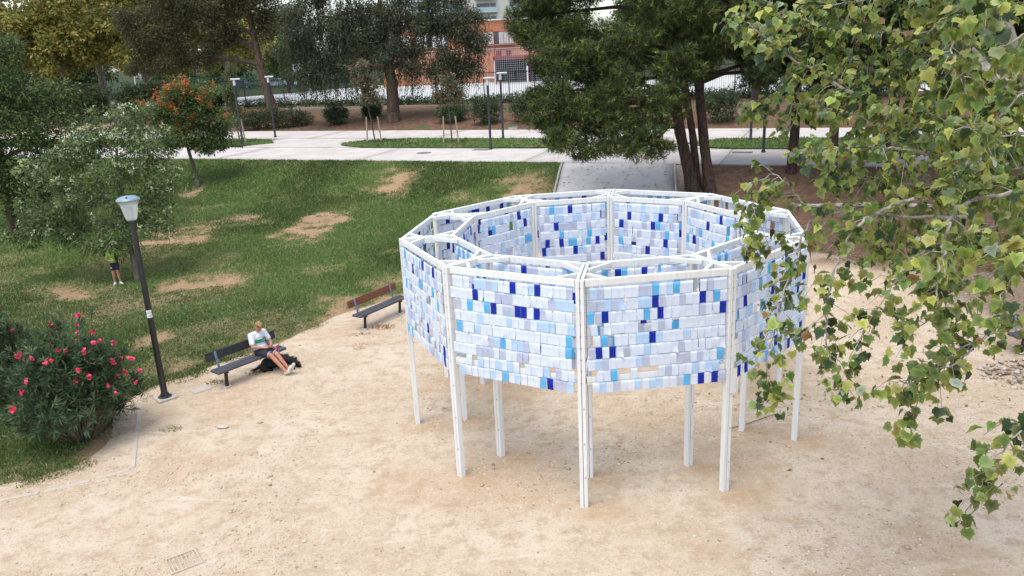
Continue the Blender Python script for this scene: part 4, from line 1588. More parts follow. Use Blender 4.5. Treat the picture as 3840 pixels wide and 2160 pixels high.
# --- bright and mid-green trees beyond the court
r5 = np.random.default_rng(61)
lob = auto_lobes(r5, (0, 0, 6.8), (3.8, 3.6, 4.6), 18, 1.5, 2.2)
tg_, cen, rr = tree('green_park_tree', 'mid-green tree beyond the far fence of the court', (-29.5, 113, 2.4), [(0, 0, -.1, .25), (.1, 0, 3, .2), (0, 0, 7, .12), (0, 0, 10, .05)],
                    lob, 1300, 8, .45, .36, .2, [(.10, .14, .04, 3), (.07, .10, .03, 3), (.15, .17, .05, 2)], 61, 'bark', .14, group='green trees beyond the court')
for x, y, rz, s_ in ((-38, 147, 1, 1.5), (-27, 148, 2, 1.4), (-49, 146, 3, 1.5), (-60, 150, 4, 1.6), (-18, 150, 5, 1.4), (-72, 140, 1.2, 1.5), (-5, 168, .4, 1.05), (4, 170, 3.3, 1.0), (-14, 168, 1.4, 1.2), (12, 160, 2.2, 1.3),
                     (24, 110, .6, 1.3), (34, 100, 1.6, 1.3), (43, 92, 3.6, 1.2), (22, 134, 2.6, 1.6), (52, 86, 4.4, 1.3), (62, 80, .3, 1.3), (-84, 130, 3, 1.6), (30, 78, 5.2, 1.1), (40, 70, 2.1, 1.1)):
    c = copy_tree(tg_)
    c.location = (x, y, 2.4 - (3.2 if y > 130 and x < -15 else 1.7) * s_)
    c.rotation_euler = (0, 0, rz)
    c.scale = (s_, s_, s_)


# --- pines: needle tufts
def needles(r, lobes, n_tuft, per, L, W, pal, up=.35, shell=.5, ck=7, cs=.36):
    lobes = clump(r, lobes, ck, cs)
    lb = np.array(lobes, float)
    w = (lb[:, 3] * lb[:, 4] * lb[:, 5]) ** .7
    k = r.choice(len(lb), n_tuft, p=w / w.sum())
    d = rand_dir(r, n_tuft)
    rad = (shell + (1 - shell) * r.random(n_tuft) ** .7) * r.uniform(.85, 1.15, n_tuft)
    c = lb[k, :3] + d * lb[k, 3:6] * rad[:, None]
    ax = unit(d + np.array([0, 0, up]) + rand_dir(r, n_tuft) * .4)
    tc_ = pick(r, pal, n_tuft) * r.uniform(.7, 1.3, (n_tuft, 1))
    n = n_tuft * per
    a2 = np.repeat(ax, per, 0)
    D = unit(a2 * .75 + rand_dir(r, n))
    Pb = np.repeat(c, per, 0) + a2 * r.uniform(-.12, .12, (n, 1))
    S_ = unit(np.cross(D, rand_dir(r, n)))
    l, w_ = (L * r.uniform(.7, 1.2, n))[:, None], (W * r.uniform(.7, 1.2, n))[:, None]
    V = np.stack([Pb - S_ * w_, Pb + S_ * w_, Pb + D * l], 1).reshape(-1, 3)
    C = np.repeat(np.repeat(tc_, per, 0) * r.uniform(.8, 1.2, (n, 1)), 3, 0)
    return V, C


PINEPAL = [(.042, .062, .017, 3), (.075, .105, .025, 3), (.16, .195, .04, 1.7), (.026, .037, .013, 3)]
bx, by = 8.5, 34.45
bz = H(bx, by)
r6 = np.random.default_rng(71)
lob = [(-5.0, -3.0, 4.0, 1.5, 1.4, .75), (-6.3, -4.2, 3.1, 1.15, 1.1, .6), (-3.7, -3.9, 2.9, 1.3, 1.2, .6), (-6.5, -2.7, 4.7, 1.2, 1.2, .75), (-3.8, -1.5, 5.0, 1.4, 1.3, .8), (-5.3, 1.0, 6.9, 1.7, 1.6, 1.0), (-2.1, 0, 7.2, 1.7, 1.5, 1.0),
       (1.5, 3.2, 6.0, 1.9, 1.7, 1.0), (-7.0, 3.0, 7.8, 1.5, 1.5, 1.0), (-4.5, -.5, 6.0, 1.5, 1.4, .8), (-2.9, -3.9, 2.6, 1.0, 1.0, .45), (-5.0, -4.2, 2.6, 1.1, 1.0, .4), (-1.2, .5, 9.0, 2.2, 2, 1.2), (-4.5, 1.5, 8.9, 2, 2, 1.2), (2.2, 1.5, 8.3, 2, 2, 1.2), (-2.0, -2.2, 4.2, 1.2, 1.2, .7),
       (-1.5, -1.4, 5.6, 1.3, 1.3, .8), (.8, 1.5, 10.5, 2, 2, 1.2), (-2.5, 1, 10.8, 2, 2, 1.2), (3.5, 2.6, 6.6, 1.6, 1.5, .9), (-6.3, -2.0, 5.8, 1.1, 1.1, .7), (-5.6, -3.4, 3.7, 1.6, 1.3, .9), (-4.2, -2.8, 4.5, 1.6, 1.4, .9), (-3.0, -3.0, 3.6, 1.3, 1.2, .8), (-6.9, -3.4, 3.9, .9, .9, .7), (-5.2, -1.6, 5.6, 1.6, 1.5, .9), (-3.2, -.8, 6.3, 1.6, 1.5, .9), (-6.0, 0.4, 6.4, 1.5, 1.4, 1.0), (-7.0, 1.8, 6.9, 1.2, 1.2, 1.0), (-6.8, 1.5, 8.6, 1.3, 1.3, 1.0), (.3, .4, 6.4, 1.4, 1.3, 1.0), (-.6, -.6, 7.6, 1.7, 1.6, 1.1), (1.6, 1.0, 7.2, 1.7, 1.5, 1.1), (3.6, 1.6, 7.8, 1.6, 1.5, 1.0), (3.0, 2.2, 5.0, 1.4, 1.3, .8), (5.2, 2.2, 6.0, 1.4, 1.3, .9), (-.3, 1.6, 5.3, 1.2, 1.1, .8), (4.2, 1.5, 9.0, 1.9, 1.7, 1.1), (6.2, 2.4, 7.9, 1.7, 1.6, 1.1), (2.2, 1.8, 9.8, 1.9, 1.7, 1.1), (6.6, 2.6, 6.2, 1.3, 1.2, .8), (4.6, 2.4, 5.2, 1.2, 1.1, .7), (.8, .8, 8.4, 1.7, 1.6, 1.1)]
pn = thing('pine_tree', 'large twin-trunked pine with bright green boughs hanging over the ramp', 'tree', (bx, by, bz))
mb = MB()
for tr_ in ([(-.30, .05, -.15, .33), (-.52, .2, 1.0, .27), (-.85, .5, 2.6, .24), (-1.1, .9, 4.6, .22), (-1.1, 1.4, 7, .2), (-1.0, 1.8, 10, .09)],
            [(.40, -.1, -.15, .31), (.34, .2, .8, .24), (.26, .6, 1.9, .215), (.12, 1.1, 4.0, .2), (0, 1.8, 6.6, .18), (-.1, 2.2, 10.5, .08)],
            [(-.02, .5, .0, .19), (-.22, .8, 2.4, .165), (-.6, .9, 4.6, .16), (-1.2, .9, 6.6, .08)]):
    q = np.array(tr_)
    tt = np.linspace(0, len(q) - 1, 26)
    q = np.stack([np.interp(tt, np.arange(len(q)), q[:, i]) for i in range(4)], -1)
    q[:, 3] *= r6.uniform(.93, 1.08, len(q))
    mb.tube(q[:, :3], q[:, 3], 12)
for lb in lob:
    c = np.array(lb[:3])
    p0 = np.array([-.9, .9, min(max(c[2] - .4, 2.8), 9)]) if c[0] < 0 else np.array([.1, 1.2, min(max(c[2] - .4, 3), 9)])
    l = np.linalg.norm(c - p0)
    mb.tube([p0, p0 * .6 + c * .4 + [0, 0, .06 * l], p0 * .2 + c * .8 + [0, 0, .02 * l], c], [.10, .08, .055, .03], 7, False)
    for _ in range(9):
        e = c + unit(r6.normal(size=3)) * np.array(lb[3:6]) * .95
        mb.tube([c * .7 + p0 * .3 if r6.random() < .3 else c, (c + e) / 2 + [0, 0, -.06], e], [.03, .02, .008], 5, False)
mb.tube([(-.95, .7, 4.2), (-1.4, -.2, 3.9), (-1.7, -.9, 3.2)], [.09, .085, .05], 8)
mb.build('trunk', M['bark_pine'], pn, True)
V, C = needles(r6, lob, 42000, 9, .22, .014, PINEPAL)
npobj('crown', V, np.arange(len(V)).reshape(-1, 3), M['needle'], C, pn)

r7 = np.random.default_rng(81)
lob = auto_lobes(r7, (0, 0, 7.6), (2.7, 2.7, 2.9), 15, 1.0, 1.6) + [(-1.8, -1, 4.4, 1.2, 1.1, .7), (1.6, .6, 4.2, 1.2, 1.1, .7)]
pb = thing('shaded_pine', 'dark shaded pine standing in the brown bed behind the plane tree', 'tree', (12.68, 35.13, H(12.68, 35.13)), 0, 'dark pines in the brown bed')
mb = MB()
trunk_mesh(mb, [(0, 0, -.1, .24), (.1, .05, 2.5, .2), (0, .1, 5.5, .17), (.05, 0, 8.5, .1), (0, 0, 10.3, .04)], lob, r7, .08, 4)
mb.build('trunk', M['bark_pine'], pb, True)
V, C = needles(r7, lob, 9000, 9, .24, .017, [(.028, .04, .014, 3), (.042, .06, .018, 3), (.065, .085, .024, 1)])
npobj('crown', V, np.arange(len(V)).reshape(-1, 3), M['needle'], C, pb)
pb['label'] = 'dark pine rooted at the promenade edge behind the big twin-trunked pine'
for x, y, rz, s_ in ((13.6, 32.9, 1.1, .95), (15.85, 32.5, 2.3, 1.0), (18.3, 36.2, 3.4, 1.1), (20.5, 31, 4.4, 1.05), (22, 36, .6, 1.2)):
    c = copy_tree(pb)
    c.location = (x, y, H(x, y))
    c.rotation_euler = (0, 0, rz)
    c.scale = (s_, s_, s_)
    c['label'] = {13.6: 'dark pine in the brown bed just behind the left end of the fallen branch', 15.85: 'dark pine in the brown bed behind the middle of the fallen branch'}.get(x, 'dark shaded pine deeper in the brown bed, behind the fallen branch and plane boughs')
pf = None
for x, y, rz, s_ in ((19.5, 62, 1.6, 1.25), (24.5, 58, 2.9, 1.2), (30, 56, 4.1, 1.3), (14.5, 65, .2, 1.15), (35, 50, 5, 1.2)):
    c = copy_tree(pb)
    c.location = (x, y, H(x, y))
    c.rotation_euler = (0, 0, rz)
    c.scale = (s_, s_, s_)
    tag(c, 'dark pine on the bank between the far path and the court fence', None, 'dark pines on the bank')

# --- staked saplings on the island
SAP = [(.13, .125, .065, 3), (.19, .16, .095, 2), (.09, .10, .045, 2), (.25, .19, .12, 1)]
for nm, x, y, ht, lean, seed, lob, nt_f, pal in (
        ('sapling', -8.6, 53.31, 5.2, -.5, 91, [(-.1, 0, 2.9, .75, .7, .55), (-.4, 0, 3.8, .8, .7, .6), (-.5, 0, 4.7, .5, .5, .55)], 330, SAP),
        ('sapling', -3.34, 50.73, 4.6, -.15, 92, [(-.1, 0, 2.9, .9, .8, .35), (.2, 0, 3.2, .7, .6, .3), (-.2, 0, 3.8, .5, .5, .5)], 210, SAP),
        ('sapling', -18.76, 57.03, 5.2, -.3, 93, [(-.1, 0, 2.4, .7, .7, .7), (-.2, 0, 3.5, .8, .8, .7), (-.2, 0, 4.6, .5, .5, .6)], 200, [(.09, .11, .04, 3), (.16, .11, .05, 1), (.07, .09, .03, 2)])):
    lbl = {91: 'sparse brown-leaved sapling between wooden stakes in front of the elm trunk', 92: 'thin sapling with a few flat leaf tiers between stakes, right of the elm',
           93: 'narrow olive sapling between stakes beside the orange-podded tree'}[seed]
    tree(nm, lbl, (x, y, H(x, y) + .08), [(0, 0, -.15, .05), (lean * .3, 0, 1.4, .045), (lean * .7, 0, 2.8, .035), (lean, 0, ht - .3, .015)], lob, nt_f, 7, .22, .17, .12, pal, seed, 'bark_grey', .022,
         group='staked saplings on the grass islands')
    st = thing('tree_stakes', {91: 'pair of leaning wooden stakes holding the brown-leaved sapling', 92: 'pair of wooden stakes holding the thin sapling right of the elm', 93: 'pair of wooden stakes holding the olive sapling by the pod tree'}[seed],
               'tree stakes', (x, y, H(x, y) + .08), -.1)
    for sx in (-1, 1):
        mb = MB()
        mb.tube([(sx * .48 - .05, -.08, -.2), (sx * .38 - .08, -.03, 1.65)], [.05, .048], 8)
        mb.build('stake', M['wood_stake'], st)
    mb = MB()
    mb.bar((-.43, -.03, 1.42), (-.02, -.03, 1.32), .012, .06)
    mb.bar((.0, -.03, 1.32), (.30, -.03, 1.45), .012, .06)
    mb.build('strap', M['tyre'], st)


# --- bushes
def bush(name, label, x, y, lobes, n_t, per, tr, L, W, pal, seed, group=None, cat='bush'):
    r = np.random.default_rng(seed)
    t = thing(name, label, cat, (x, y, H(x, y)), 0, group)
    mb = MB()
    for lb in lobes:
        for _ in range(5):
            e = np.array(lb[:3]) + unit(r.normal(size=3)) * np.array(lb[3:6]) * .7
            b0 = np.array([lb[0] * .55 + r.normal(0, .06), lb[1] * .55 + r.normal(0, .06), -.05])
            mb.tube([b0, (b0 + e) / 2 + r.normal(0, .08, 3), e], [.03, .022, .01], 5, False)
    mb.build('stems', M['twig'], t)
    V, C, cen = foliage(r, lobes, n_t, per, tr, L, W, pal, shell=.45, droop=.1, ck=0)
    V[:, 2] = np.maximum(V[:, 2], .02)
    npobj('foliage', V, np.arange(len(V)).reshape(-1, 4), M['leaf'], C, t)
    return t, cen, r


DK = [(.055, .085, .038, 3), (.08, .115, .052, 2), (.04, .06, .028, 2)]
bush('juniper', 'wide sprawling dark juniper on the bank below the leaning tree', -18.9, 66.6, [(-2.2, 0, .75, 1.2, 1, .7), (-.7, 0, .95, 1.4, 1.1, .8), (1.0, .1, .9, 1.4, 1.1, .75), (2.3, .1, .65, 1.0, .9, .6)], 900, 9, .22, .18, .06, [(.05, .068, .03, 3), (.075, .095, .045, 2), (.035, .048, .022, 2), (.09, .075, .05, .6)], 101)
for i, (x, y, w, hh, lb) in enumerate(((-13.6, 65.6, 1.0, 1.5, 'round dark shrub on the bank between juniper and elm'), (-4.0, 62.0, 1.3, 1.3, 'dark shrub on the bank behind the second staked sapling'),
                                       (-1.3, 60.2, 1.2, 1.9, 'tall oleander shrub on the bank left of the far slim lamp'), (1.6, 59.6, 1.3, 2.1, 'leafy oleander shrub on the bank right of the far slim lamp'),
                                       (4.1, 58.6, 1.3, 1.9, 'leafy shrub on the bank beside the pine boughs'), (14.4, 53.6, 1.4, 2.2, 'dark shrub on the bank right of the pine trunks'), (-10.8, 66.5, .8, 1.1, 'small dark shrub at the left foot of the elm'))):
    bush('bank_shrub', lb, x, y, [(0, 0, hh * .45, w * .9, w * .8, hh * .45), (-w * .4, 0, hh * .7, w * .6, w * .6, hh * .3), (w * .45, .1, hh * .75, w * .6, w * .6, hh * .32)], 330, 9, .2, .2, .065,
         DK + ([(.09, .12, .06, 1)] if i in (2, 3, 4) else []), 110 + i, 'shrubs on the planted bank')
# clipped hedge along the fence foot
hd = thing('hedge', 'low dark clipped hedge along the foot of the court fence', 'hedge', (*P(66.9, -56), 2.4), math.atan2(-.383, .924))
r = np.random.default_rng(131)
lobes = [(x, r.normal(0, .1), .36, .7, .4, .34 + r.uniform(-.08, .12)) for x in np.arange(0, 60, .95)]
V, C, cen = foliage(r, lobes, 3600, 7, .18, .17, .09, DK, shell=.5, ck=0)
V[:, 2] = np.maximum(V[:, 2], .02)
npobj('foliage', V, np.arange(len(V)).reshape(-1, 4), M['leaf'], C, hd)
mb = MB()
for x in np.arange(0, 60, .9):
    mb.tube([(x, 0, -.05), (x + .05, .02, .5)], [.03, .015], 5, False)
mb.build('stems', M['twig'], hd)['kind'] = 'stuff'


for i, (x, y, w, hh, lb) in enumerate(((-41, 78.5, 3.0, 3.6, 'big dark shrub under the yellow plane trees'), (-34.5, 79.5, 2.8, 3.2, 'broad dark shrub between the yellow planes and the leaning tree'), (-47, 77, 3.0, 3.8, 'high dark shrub at the far left under the planes'), (-29.5, 81, 2.2, 2.4, 'dark shrub beside the end of the court fence'))):
    bush('dark_shrub', lb, x, y, [(0, 0, hh * .42, w, w * .8, hh * .42), (-w * .5, 0, hh * .62, w * .6, w * .6, hh * .3), (w * .5, .1, hh * .66, w * .6, w * .6, hh * .32)], 520, 9, .3, .3, .16,
         [(.05, .066, .025, 3), (.075, .09, .03, 2), (.035, .045, .02, 2)], 170 + i, 'dark shrubs under the plane trees')

# --- flowering oleanders at the plaza corner
M['petal'] = pm('oleander_petal', (.74, .035, .09), (.80, .10, .2), 12, .5)
fl_me = []
for q in range(5):
    r = np.random.default_rng(200 + q)
    mb = MB()
    for j in range(9):
        c = r.normal(0, .015, 3) + [0, 0, .02]
        ax = unit(r.normal(0, .7, 3) + [0, 0, .7])
        e1 = unit(np.cross(ax, [.3, .9, .1]))
        e2 = np.cross(ax, e1)
        for p in range(5):
            a = 2 * math.pi * p / 5
            d = e1 * math.cos(a) + e2 * math.sin(a)
            s_ = e1 * -math.sin(a) + e2 * math.cos(a)
            mb.add([c, c + d * .02 + s_ * .014 + ax * .004, c + d * .034 + ax * .008, c + d * .02 - s_ * .014 + ax * .004], [(0, 1, 2, 3)])
    fl_me.append(mb.mesh('flower_cluster', M['petal']))


def oleander(label, x, y, R, hh, n_tip, n_fl, seed):
    r = np.random.default_rng(seed)
    t = thing('oleander', label, 'oleander', (x, y, H(x, y) + .03), 0, 'oleanders at the plaza corner')
    d = rand_dir(r, n_tip)
    d[:, 2] = np.abs(d[:, 2]) * 1.0 - .25
    rad = .45 + .55 * r.random(n_tip) ** .5
    rad *= .68 + .62 * fbm(d[:, 0] * 2.2 + 9, d[:, 1] * 2.2 + d[:, 2] * 2, seed)
    rad = np.where((r.random(n_tip) < .14) & (d[:, 2] > -.05), rad * r.uniform(1.1, 1.32, n_tip), rad)
    tips = np.stack([d[:, 0] * R * rad, d[:, 1] * R * rad, hh * .36 + d[:, 2] * hh * .66 * rad], -1)
    tips[:, 2] = np.maximum(tips[:, 2], .12)
    mb = MB()
    for i in range(0, n_tip, 5):
        e = tips[i]
        b0 = np.array([e[0] * .18, e[1] * .18, -.05])
        mb.tube([b0, b0 * .5 + e * .5 + [0, 0, .12], e], [.016, .011, .005], 5, False)
    mb.build('stems', M['twig'], t)
    per = 17
    n = n_tip * per
    ax = unit(unit(tips - [0, 0, hh * .25]) + [0, 0, .45] + rand_dir(r, n_tip) * .3)
    a2 = np.repeat(ax, per, 0)
    D = unit(a2 * r.uniform(.1, 1.0, (n, 1)) + rand_dir(r, n) * .95)
    Pb = np.repeat(tips, per, 0) - a2 * r.uniform(0, .14, (n, 1))
    C = np.repeat(pick(r, [(.055, .095, .042, 3), (.08, .13, .058, 3), (.13, .185, .085, 1.6), (.036, .062, .03, 2)], n_tip), per, 0) * r.uniform(.7, 1.3, (n, 1))
    V, Cc = leaf_quads(Pb, D, unit(a2 + rand_dir(r, n) * .5), .165 * r.uniform(.7, 1.25, n), .028 * r.uniform(.8, 1.2, n), C)
    V[:, 2] = np.maximum(V[:, 2], .01)
    npobj('foliage', V, np.arange(len(V)).reshape(-1, 4), M['leaf'], Cc, t)
    outer = np.where((rad > .75) & (d[:, 2] > .0))[0]
    for i in r.choice(outer, min(n_fl, len(outer)), replace=False):
        o = bpy.data.objects.new('flower_cluster', fl_me[int(r.integers(0, 5))])
        o.location = tips[i] + ax[i] * .08
        s_ = r.uniform(.7, 1.35)
        o.scale = (s_, s_, s_)
        o.rotation_euler = (r.uniform(-.4, .4), r.uniform(-.4, .4), r.uniform(0, 6.28))
        link(o, t)


oleander('red-flowered oleander bush beside the tall lamp post and kerb', -8.8, 14.55, 1.18, 2.7, 720, 50, 141)
oleander('red-flowered oleander bush further along the lawn edge from the lamp', -11.95, 16.4, 1.25, 2.9, 560, 26, 142)
# ------------------------------------------------------------------ the plane tree whose boughs reach over the plaza
# boughs: points in metres, radius at the root and tip, leafiness
BRANCH = [
    ([(5.88, 8.24, 6.06), (5.27, 8.21, 6.65), (4.98, 8.13, 7.08), (4.69, 7.91, 7.38), (4.45, 7.71, 7.75)], 0.085, 0.05, 0.3),
    ([(5.95, 8.34, 6.05), (5.46, 8.57, 6.47), (5.27, 8.96, 6.71), (5.27, 9.23, 6.92), (5.26, 9.65, 7.27), (5.19, 10.21, 7.75)], 0.07, 0.035, 1.2),
    ([(6.21, 8.35, 5.06), (5.62, 8.46, 5.41), (5.09, 8.54, 5.67), (4.64, 8.84, 5.97), (4.16, 9.16, 6.36), (3.73, 9.47, 6.69), (3.39, 9.64, 6.88), (3.12, 9.82, 7.15), (2.78, 10.01, 7.43)], 0.05, 0.006, 1.5),
    ([(5.09, 8.54, 5.67), (4.72, 8.47, 5.8), (4.35, 8.4, 5.91), (3.75, 8.32, 5.99), (3.4, 8.33, 6.01), (3.07, 8.32, 5.98)], 0.03, 0.006, 1.2),
    ([(4.71, 6.47, 5.74), (4.23, 6.48, 5.8), (3.93, 6.48, 5.79), (3.76, 6.46, 5.73), (3.63, 6.34, 5.67), (3.52, 6.18, 5.49), (3.4, 6.05, 5.4), (3.33, 5.91, 5.3), (3.3, 5.85, 5.1)], 0.032, 0.008, 1),
    ([(4.2, 8.06, 5.47), (3.91, 8.04, 5.4), (3.61, 7.9, 5.29), (3.39, 7.75, 5.14), (3.26, 7.6, 5.0), (3.13, 7.42, 4.74), (3.03, 7.25, 4.53), (3.03, 7.15, 4.21), (3.2, 7.03, 3.81)], 0.024, 0.005, 0.75),
    ([(4.89, 8.19, 5.22), (4.35, 8.29, 5.22), (3.78, 8.41, 5.27), (3.6, 8.42, 5.28), (3.34, 8.41, 5.26), (3.15, 8.35, 5.07), (3.13, 8.3, 4.91), (2.96, 8.18, 4.51), (2.84, 8.07, 4.15), (2.67, 7.84, 3.73), (2.74, 7.73, 3.36)], 0.026, 0.004, 0.8),
    ([(3.34, 8.41, 5.26), (3.11, 8.6, 5.55), (2.94, 8.76, 5.71), (2.8, 8.71, 5.55), (2.67, 8.59, 5.18), (2.63, 8.48, 4.8)], 0.01, 0.004, 0.9),
    ([(5.45, 7.18, 4.65), (4.92, 7.02, 4.48), (4.41, 6.89, 4.38), (4.05, 6.85, 4.25), (3.81, 6.69, 4.07), (3.68, 6.63, 3.86), (3.61, 6.56, 3.66)], 0.022, 0.005, 0.6),
    ([(4.41, 6.89, 4.38), (3.98, 6.63, 4.21), (3.56, 6.51, 4.16), (3.34, 6.41, 4.18)], 0.012, 0.004, 0.6),
    ([(4.62, 5.84, 4.37), (4.22, 5.69, 4.21), (3.95, 5.56, 4.12), (3.73, 5.5, 3.94), (3.62, 5.45, 3.76), (3.48, 5.38, 3.54)], 0.016, 0.004, 0.7),
    ([(3.89, 5.31, 4.01), (3.76, 5.3, 3.96), (3.66, 5.25, 3.82)], 0.006, 0.003, 0.6),
    ([(5.19, 7.42, 6.82), (4.65, 7.24, 6.56), (4.34, 7.07, 6.36), (4.03, 6.87, 6.05), (3.84, 6.73, 5.93)], 0.016, 0.006, 1.1),
    ([(4.33, 6.8, 7.52), (4.01, 6.75, 7.35), (3.68, 6.61, 7.23), (3.61, 6.58, 7.16), (3.53, 6.41, 6.93), (3.56, 6.23, 6.67)], 0.018, 0.006, 1.2),
    ([(5.98, 10.03, 7.16), (5.62, 10.25, 7.18), (5.22, 10.42, 7.06), (4.73, 10.46, 7.18), (4.06, 10.69, 7.27), (3.59, 10.85, 7.44), (3.34, 10.91, 7.65)], 0.025, 0.006, 1.5),
    ([(5.46, 8.57, 6.47), (5.53, 9.57, 6.32), (5.23, 10.01, 6.4), (4.95, 10.27, 6.55), (4.55, 10.55, 6.8), (4.2, 10.6, 6.97)], 0.022, 0.006, 1.5),
    ([(4.97, 7.78, 5.24), (4.43, 7.64, 5.13), (3.97, 7.49, 4.99), (3.63, 7.3, 4.7), (3.38, 7.12, 4.45), (3.21, 7.03, 4.16)], 0.018, 0.005, 0.7),
    ([(5.05, 6.75, 5.31), (4.53, 6.72, 5.2), (4.13, 6.58, 5.08), (3.78, 6.41, 4.86), (3.54, 6.38, 4.78), (3.29, 6.33, 4.59)], 0.018, 0.005, 0.75),
    ([(6.63, 9.32, 5.5), (6.19, 9.53, 5.49), (5.62, 9.65, 5.21), (5.04, 9.88, 5.29), (4.49, 9.91, 5.37), (4.04, 9.94, 5.48)], 0.022, 0.006, 1.4),
    ([(3.99, 5.44, 5.79), (3.76, 5.41, 5.7), (3.58, 5.36, 5.54), (3.45, 5.28, 5.28)], 0.012, 0.005, 0.9),
    ([(4.26, 6.05, 7.13), (4.02, 6.06, 7.14), (3.81, 6.03, 7.07), (3.54, 5.99, 6.91)], 0.014, 0.005, 0.8),
    ([(5.95, 9.25, 5.96), (5.56, 9.46, 5.96), (5.11, 9.71, 6.09), (4.63, 9.7, 6.07), (4.15, 9.85, 6.22), (3.66, 9.99, 6.33), (3.02, 10.0, 6.35)], 0.018, 0.005, 1.5),
    ([(5.94, 8.64, 4.64), (5.52, 8.89, 4.78), (5.18, 9.13, 4.89), (4.66, 9.21, 4.8), (4.31, 9.15, 4.59)], 0.018, 0.005, 1.2),
    ([(5.82, 8.51, 7.66), (5.51, 8.9, 7.55), (5.06, 9.31, 7.52), (4.6, 9.73, 7.52), (4.08, 9.92, 7.47), (3.68, 10.12, 7.45)], 0.022, 0.006, 1.3),
    ([(5.45, 7.62, 6.11), (5.07, 7.64, 6.16), (4.74, 7.71, 6.05), (4.57, 8.29, 6.24), (4.35, 8.53, 6.35)], 0.018, 0.006, 1.3),
    ([(6.11, 8.27, 4.81), (5.82, 8.55, 5.03), (5.51, 8.8, 5.18), (5.09, 9.03, 5.25), (4.72, 9.11, 5.16), (4.38, 9.06, 4.99)], 0.018, 0.006, 1.1),
    ([(6.5, 9.32, 6.86), (6.18, 9.52, 6.83), (5.76, 9.77, 6.99), (5.29, 9.93, 6.82), (4.91, 10.13, 6.79)], 0.018, 0.006, 1.3),
]
PT = (8.4, 8.2)
pt = thing('plane_tree', 'plane tree with pale bark and large yellow-green lobed leaves reaching over the plaza', 'tree', (PT[0], PT[1], 0))
r = np.random.default_rng(151)
off = np.array([PT[0], PT[1], 0.0])
mb = MB()
TR = np.array([(8.4, 8.2, -.15, .42), (8.3, 8.3, 2.0, .34), (8.0, 8.4, 4.5, .30), (7.6, 8.5, 6.5, .26), (7.2, 8.5, 8.5, .2), (6.9, 8.6, 10.5, .13), (6.6, 8.8, 13, .05)])
mb.tube(TR[:, :3] - off, TR[:, 3], 14)


def smooth_pl(p, n):
    p = np.array(p, float)
    d = np.r_[0, np.cumsum(np.linalg.norm(np.diff(p, axis=0), axis=1))]
    t = np.linspace(0, d[-1], n)
    q = np.stack([np.interp(t, d, p[:, i]) for i in range(3)], -1)
    for _ in range(2):
        q[1:-1] = .25 * q[:-2] + .5 * q[1:-1] + .25 * q[2:]
    return q, d[-1]


tw = []          # leaf stations: position, direction
big = MB()
BR2 = []
for bi, (p, r0, r1, dens) in enumerate(BRANCH):
    p = [np.array(q) for q in p]
    if p[0][0] > 4.9 and p[0][0] / p[0][1] > .62:     # root lies outside the view: carry it on to the trunk
        zt = min(max(p[0][2] - .9, 3.0), 11.5)
        ti = np.array([np.interp(zt, TR[:, 2], TR[:, i]) for i in range(3)])
        p = [ti, ti * .55 + p[0] * .45 + [0, 0, .25]] + p
        rr_ = True
    else:
        rr_ = False
    q, L = smooth_pl(p, max(8, int(len(p) * 5)))
    n = len(q)
    q[1:] += r.normal(0, .012, (n - 1, 3)) * min(1, dens)
    rad = np.linspace(r0 * (1.4 if rr_ else 1), r1, n) * r.uniform(.9, 1.1, n)
    big.tube(q - off, rad * (.8 if r0 < .04 else 1), 8 if r0 > .02 else 6)
    BR2.append((q, dens, rr_))
extra_up = []
for i in range(26):                                    # upper crown, mostly above the picture
    z0 = r.uniform(8.3, 12.5)
    ti = np.array([np.interp(z0, TR[:, 2], TR[:, k]) for k in range(3)])
    a = r.uniform(0, 6.28)
    l = r.uniform(1.8, 3.6)
    e = ti + np.array([math.cos(a) * l, math.sin(a) * l, r.uniform(.2, 1.6)])
    if e[1] < 1.5 and abs(e[0]) < 5: continue
    q, L = smooth_pl([ti, (ti + e) / 2 + [0, 0, .3], e], 10)
    big.tube(q - off, np.linspace(.05, .008, 10), 6)
    BR2.append((q, .8, False))
for q, dens, rooted in BR2:
    n = len(q)
    seg = np.linalg.norm(np.diff(q, axis=0), axis=1)
    d = np.r_[0, np.cumsum(seg)]
    s0 = d[-1] * (.42 if rooted else .15)
    step = .055 / max(dens, .1)
    for s_ in np.arange(s0, d[-1] + .01, step):
        c = np.array([np.interp(s_, d, q[:, i]) for i in range(3)])
        i = min(np.searchsorted(d, s_), n - 1)
        ax = unit(q[min(i + 1, n - 1)] - q[max(i - 1, 0)])
        side = unit(r.normal(size=3) * [1, 1, .8] + [0, 0, -.25])
        dr = unit(side - ax * (side @ ax) * .7 + ax * .45)
        l = r.uniform(.10, .36) * (1 if s_ < d[-1] - .3 else .6)
        m_ = c + dr * l * .55 + r.normal(0, .02, 3)
        e = c + dr * l + np.array([0, 0, -.22 * l - .03])
        big.tube([c - off, m_ - off, e - off], [.0045, .0038, .0026], 4, False)
        k = int(r.integers(4, 9))
        for j in range(k):
            t_ = 1 - .75 * (j / k) ** 1.3
            base = (c * (1 - t_) + m_ * t_) if t_ < .5 else (m_ * (2 - 2 * t_) + e * (2 * t_ - 1))
            pd = unit(r.normal(size=3) + dr * .5 + [0, 0, .15])
            tw.append((base, pd))
mb.build('trunk', M['bark_plane'], pt, True)
big.build('bough', M['bark_plane'], pt, True)
# lobed leaf outline (unit width about 1)
half = [(0, .02), (.14, -.05), (.32, -.08), (.38, .09), (.54, .16), (.45, .30), (.50, .50), (.36, .52), (.25, .64), (.15, .74), (0, .96)]
out = [(x, y) for x, y in half] + [(-x, y) for x, y in half[-2:0:-1]]
no = len(out)


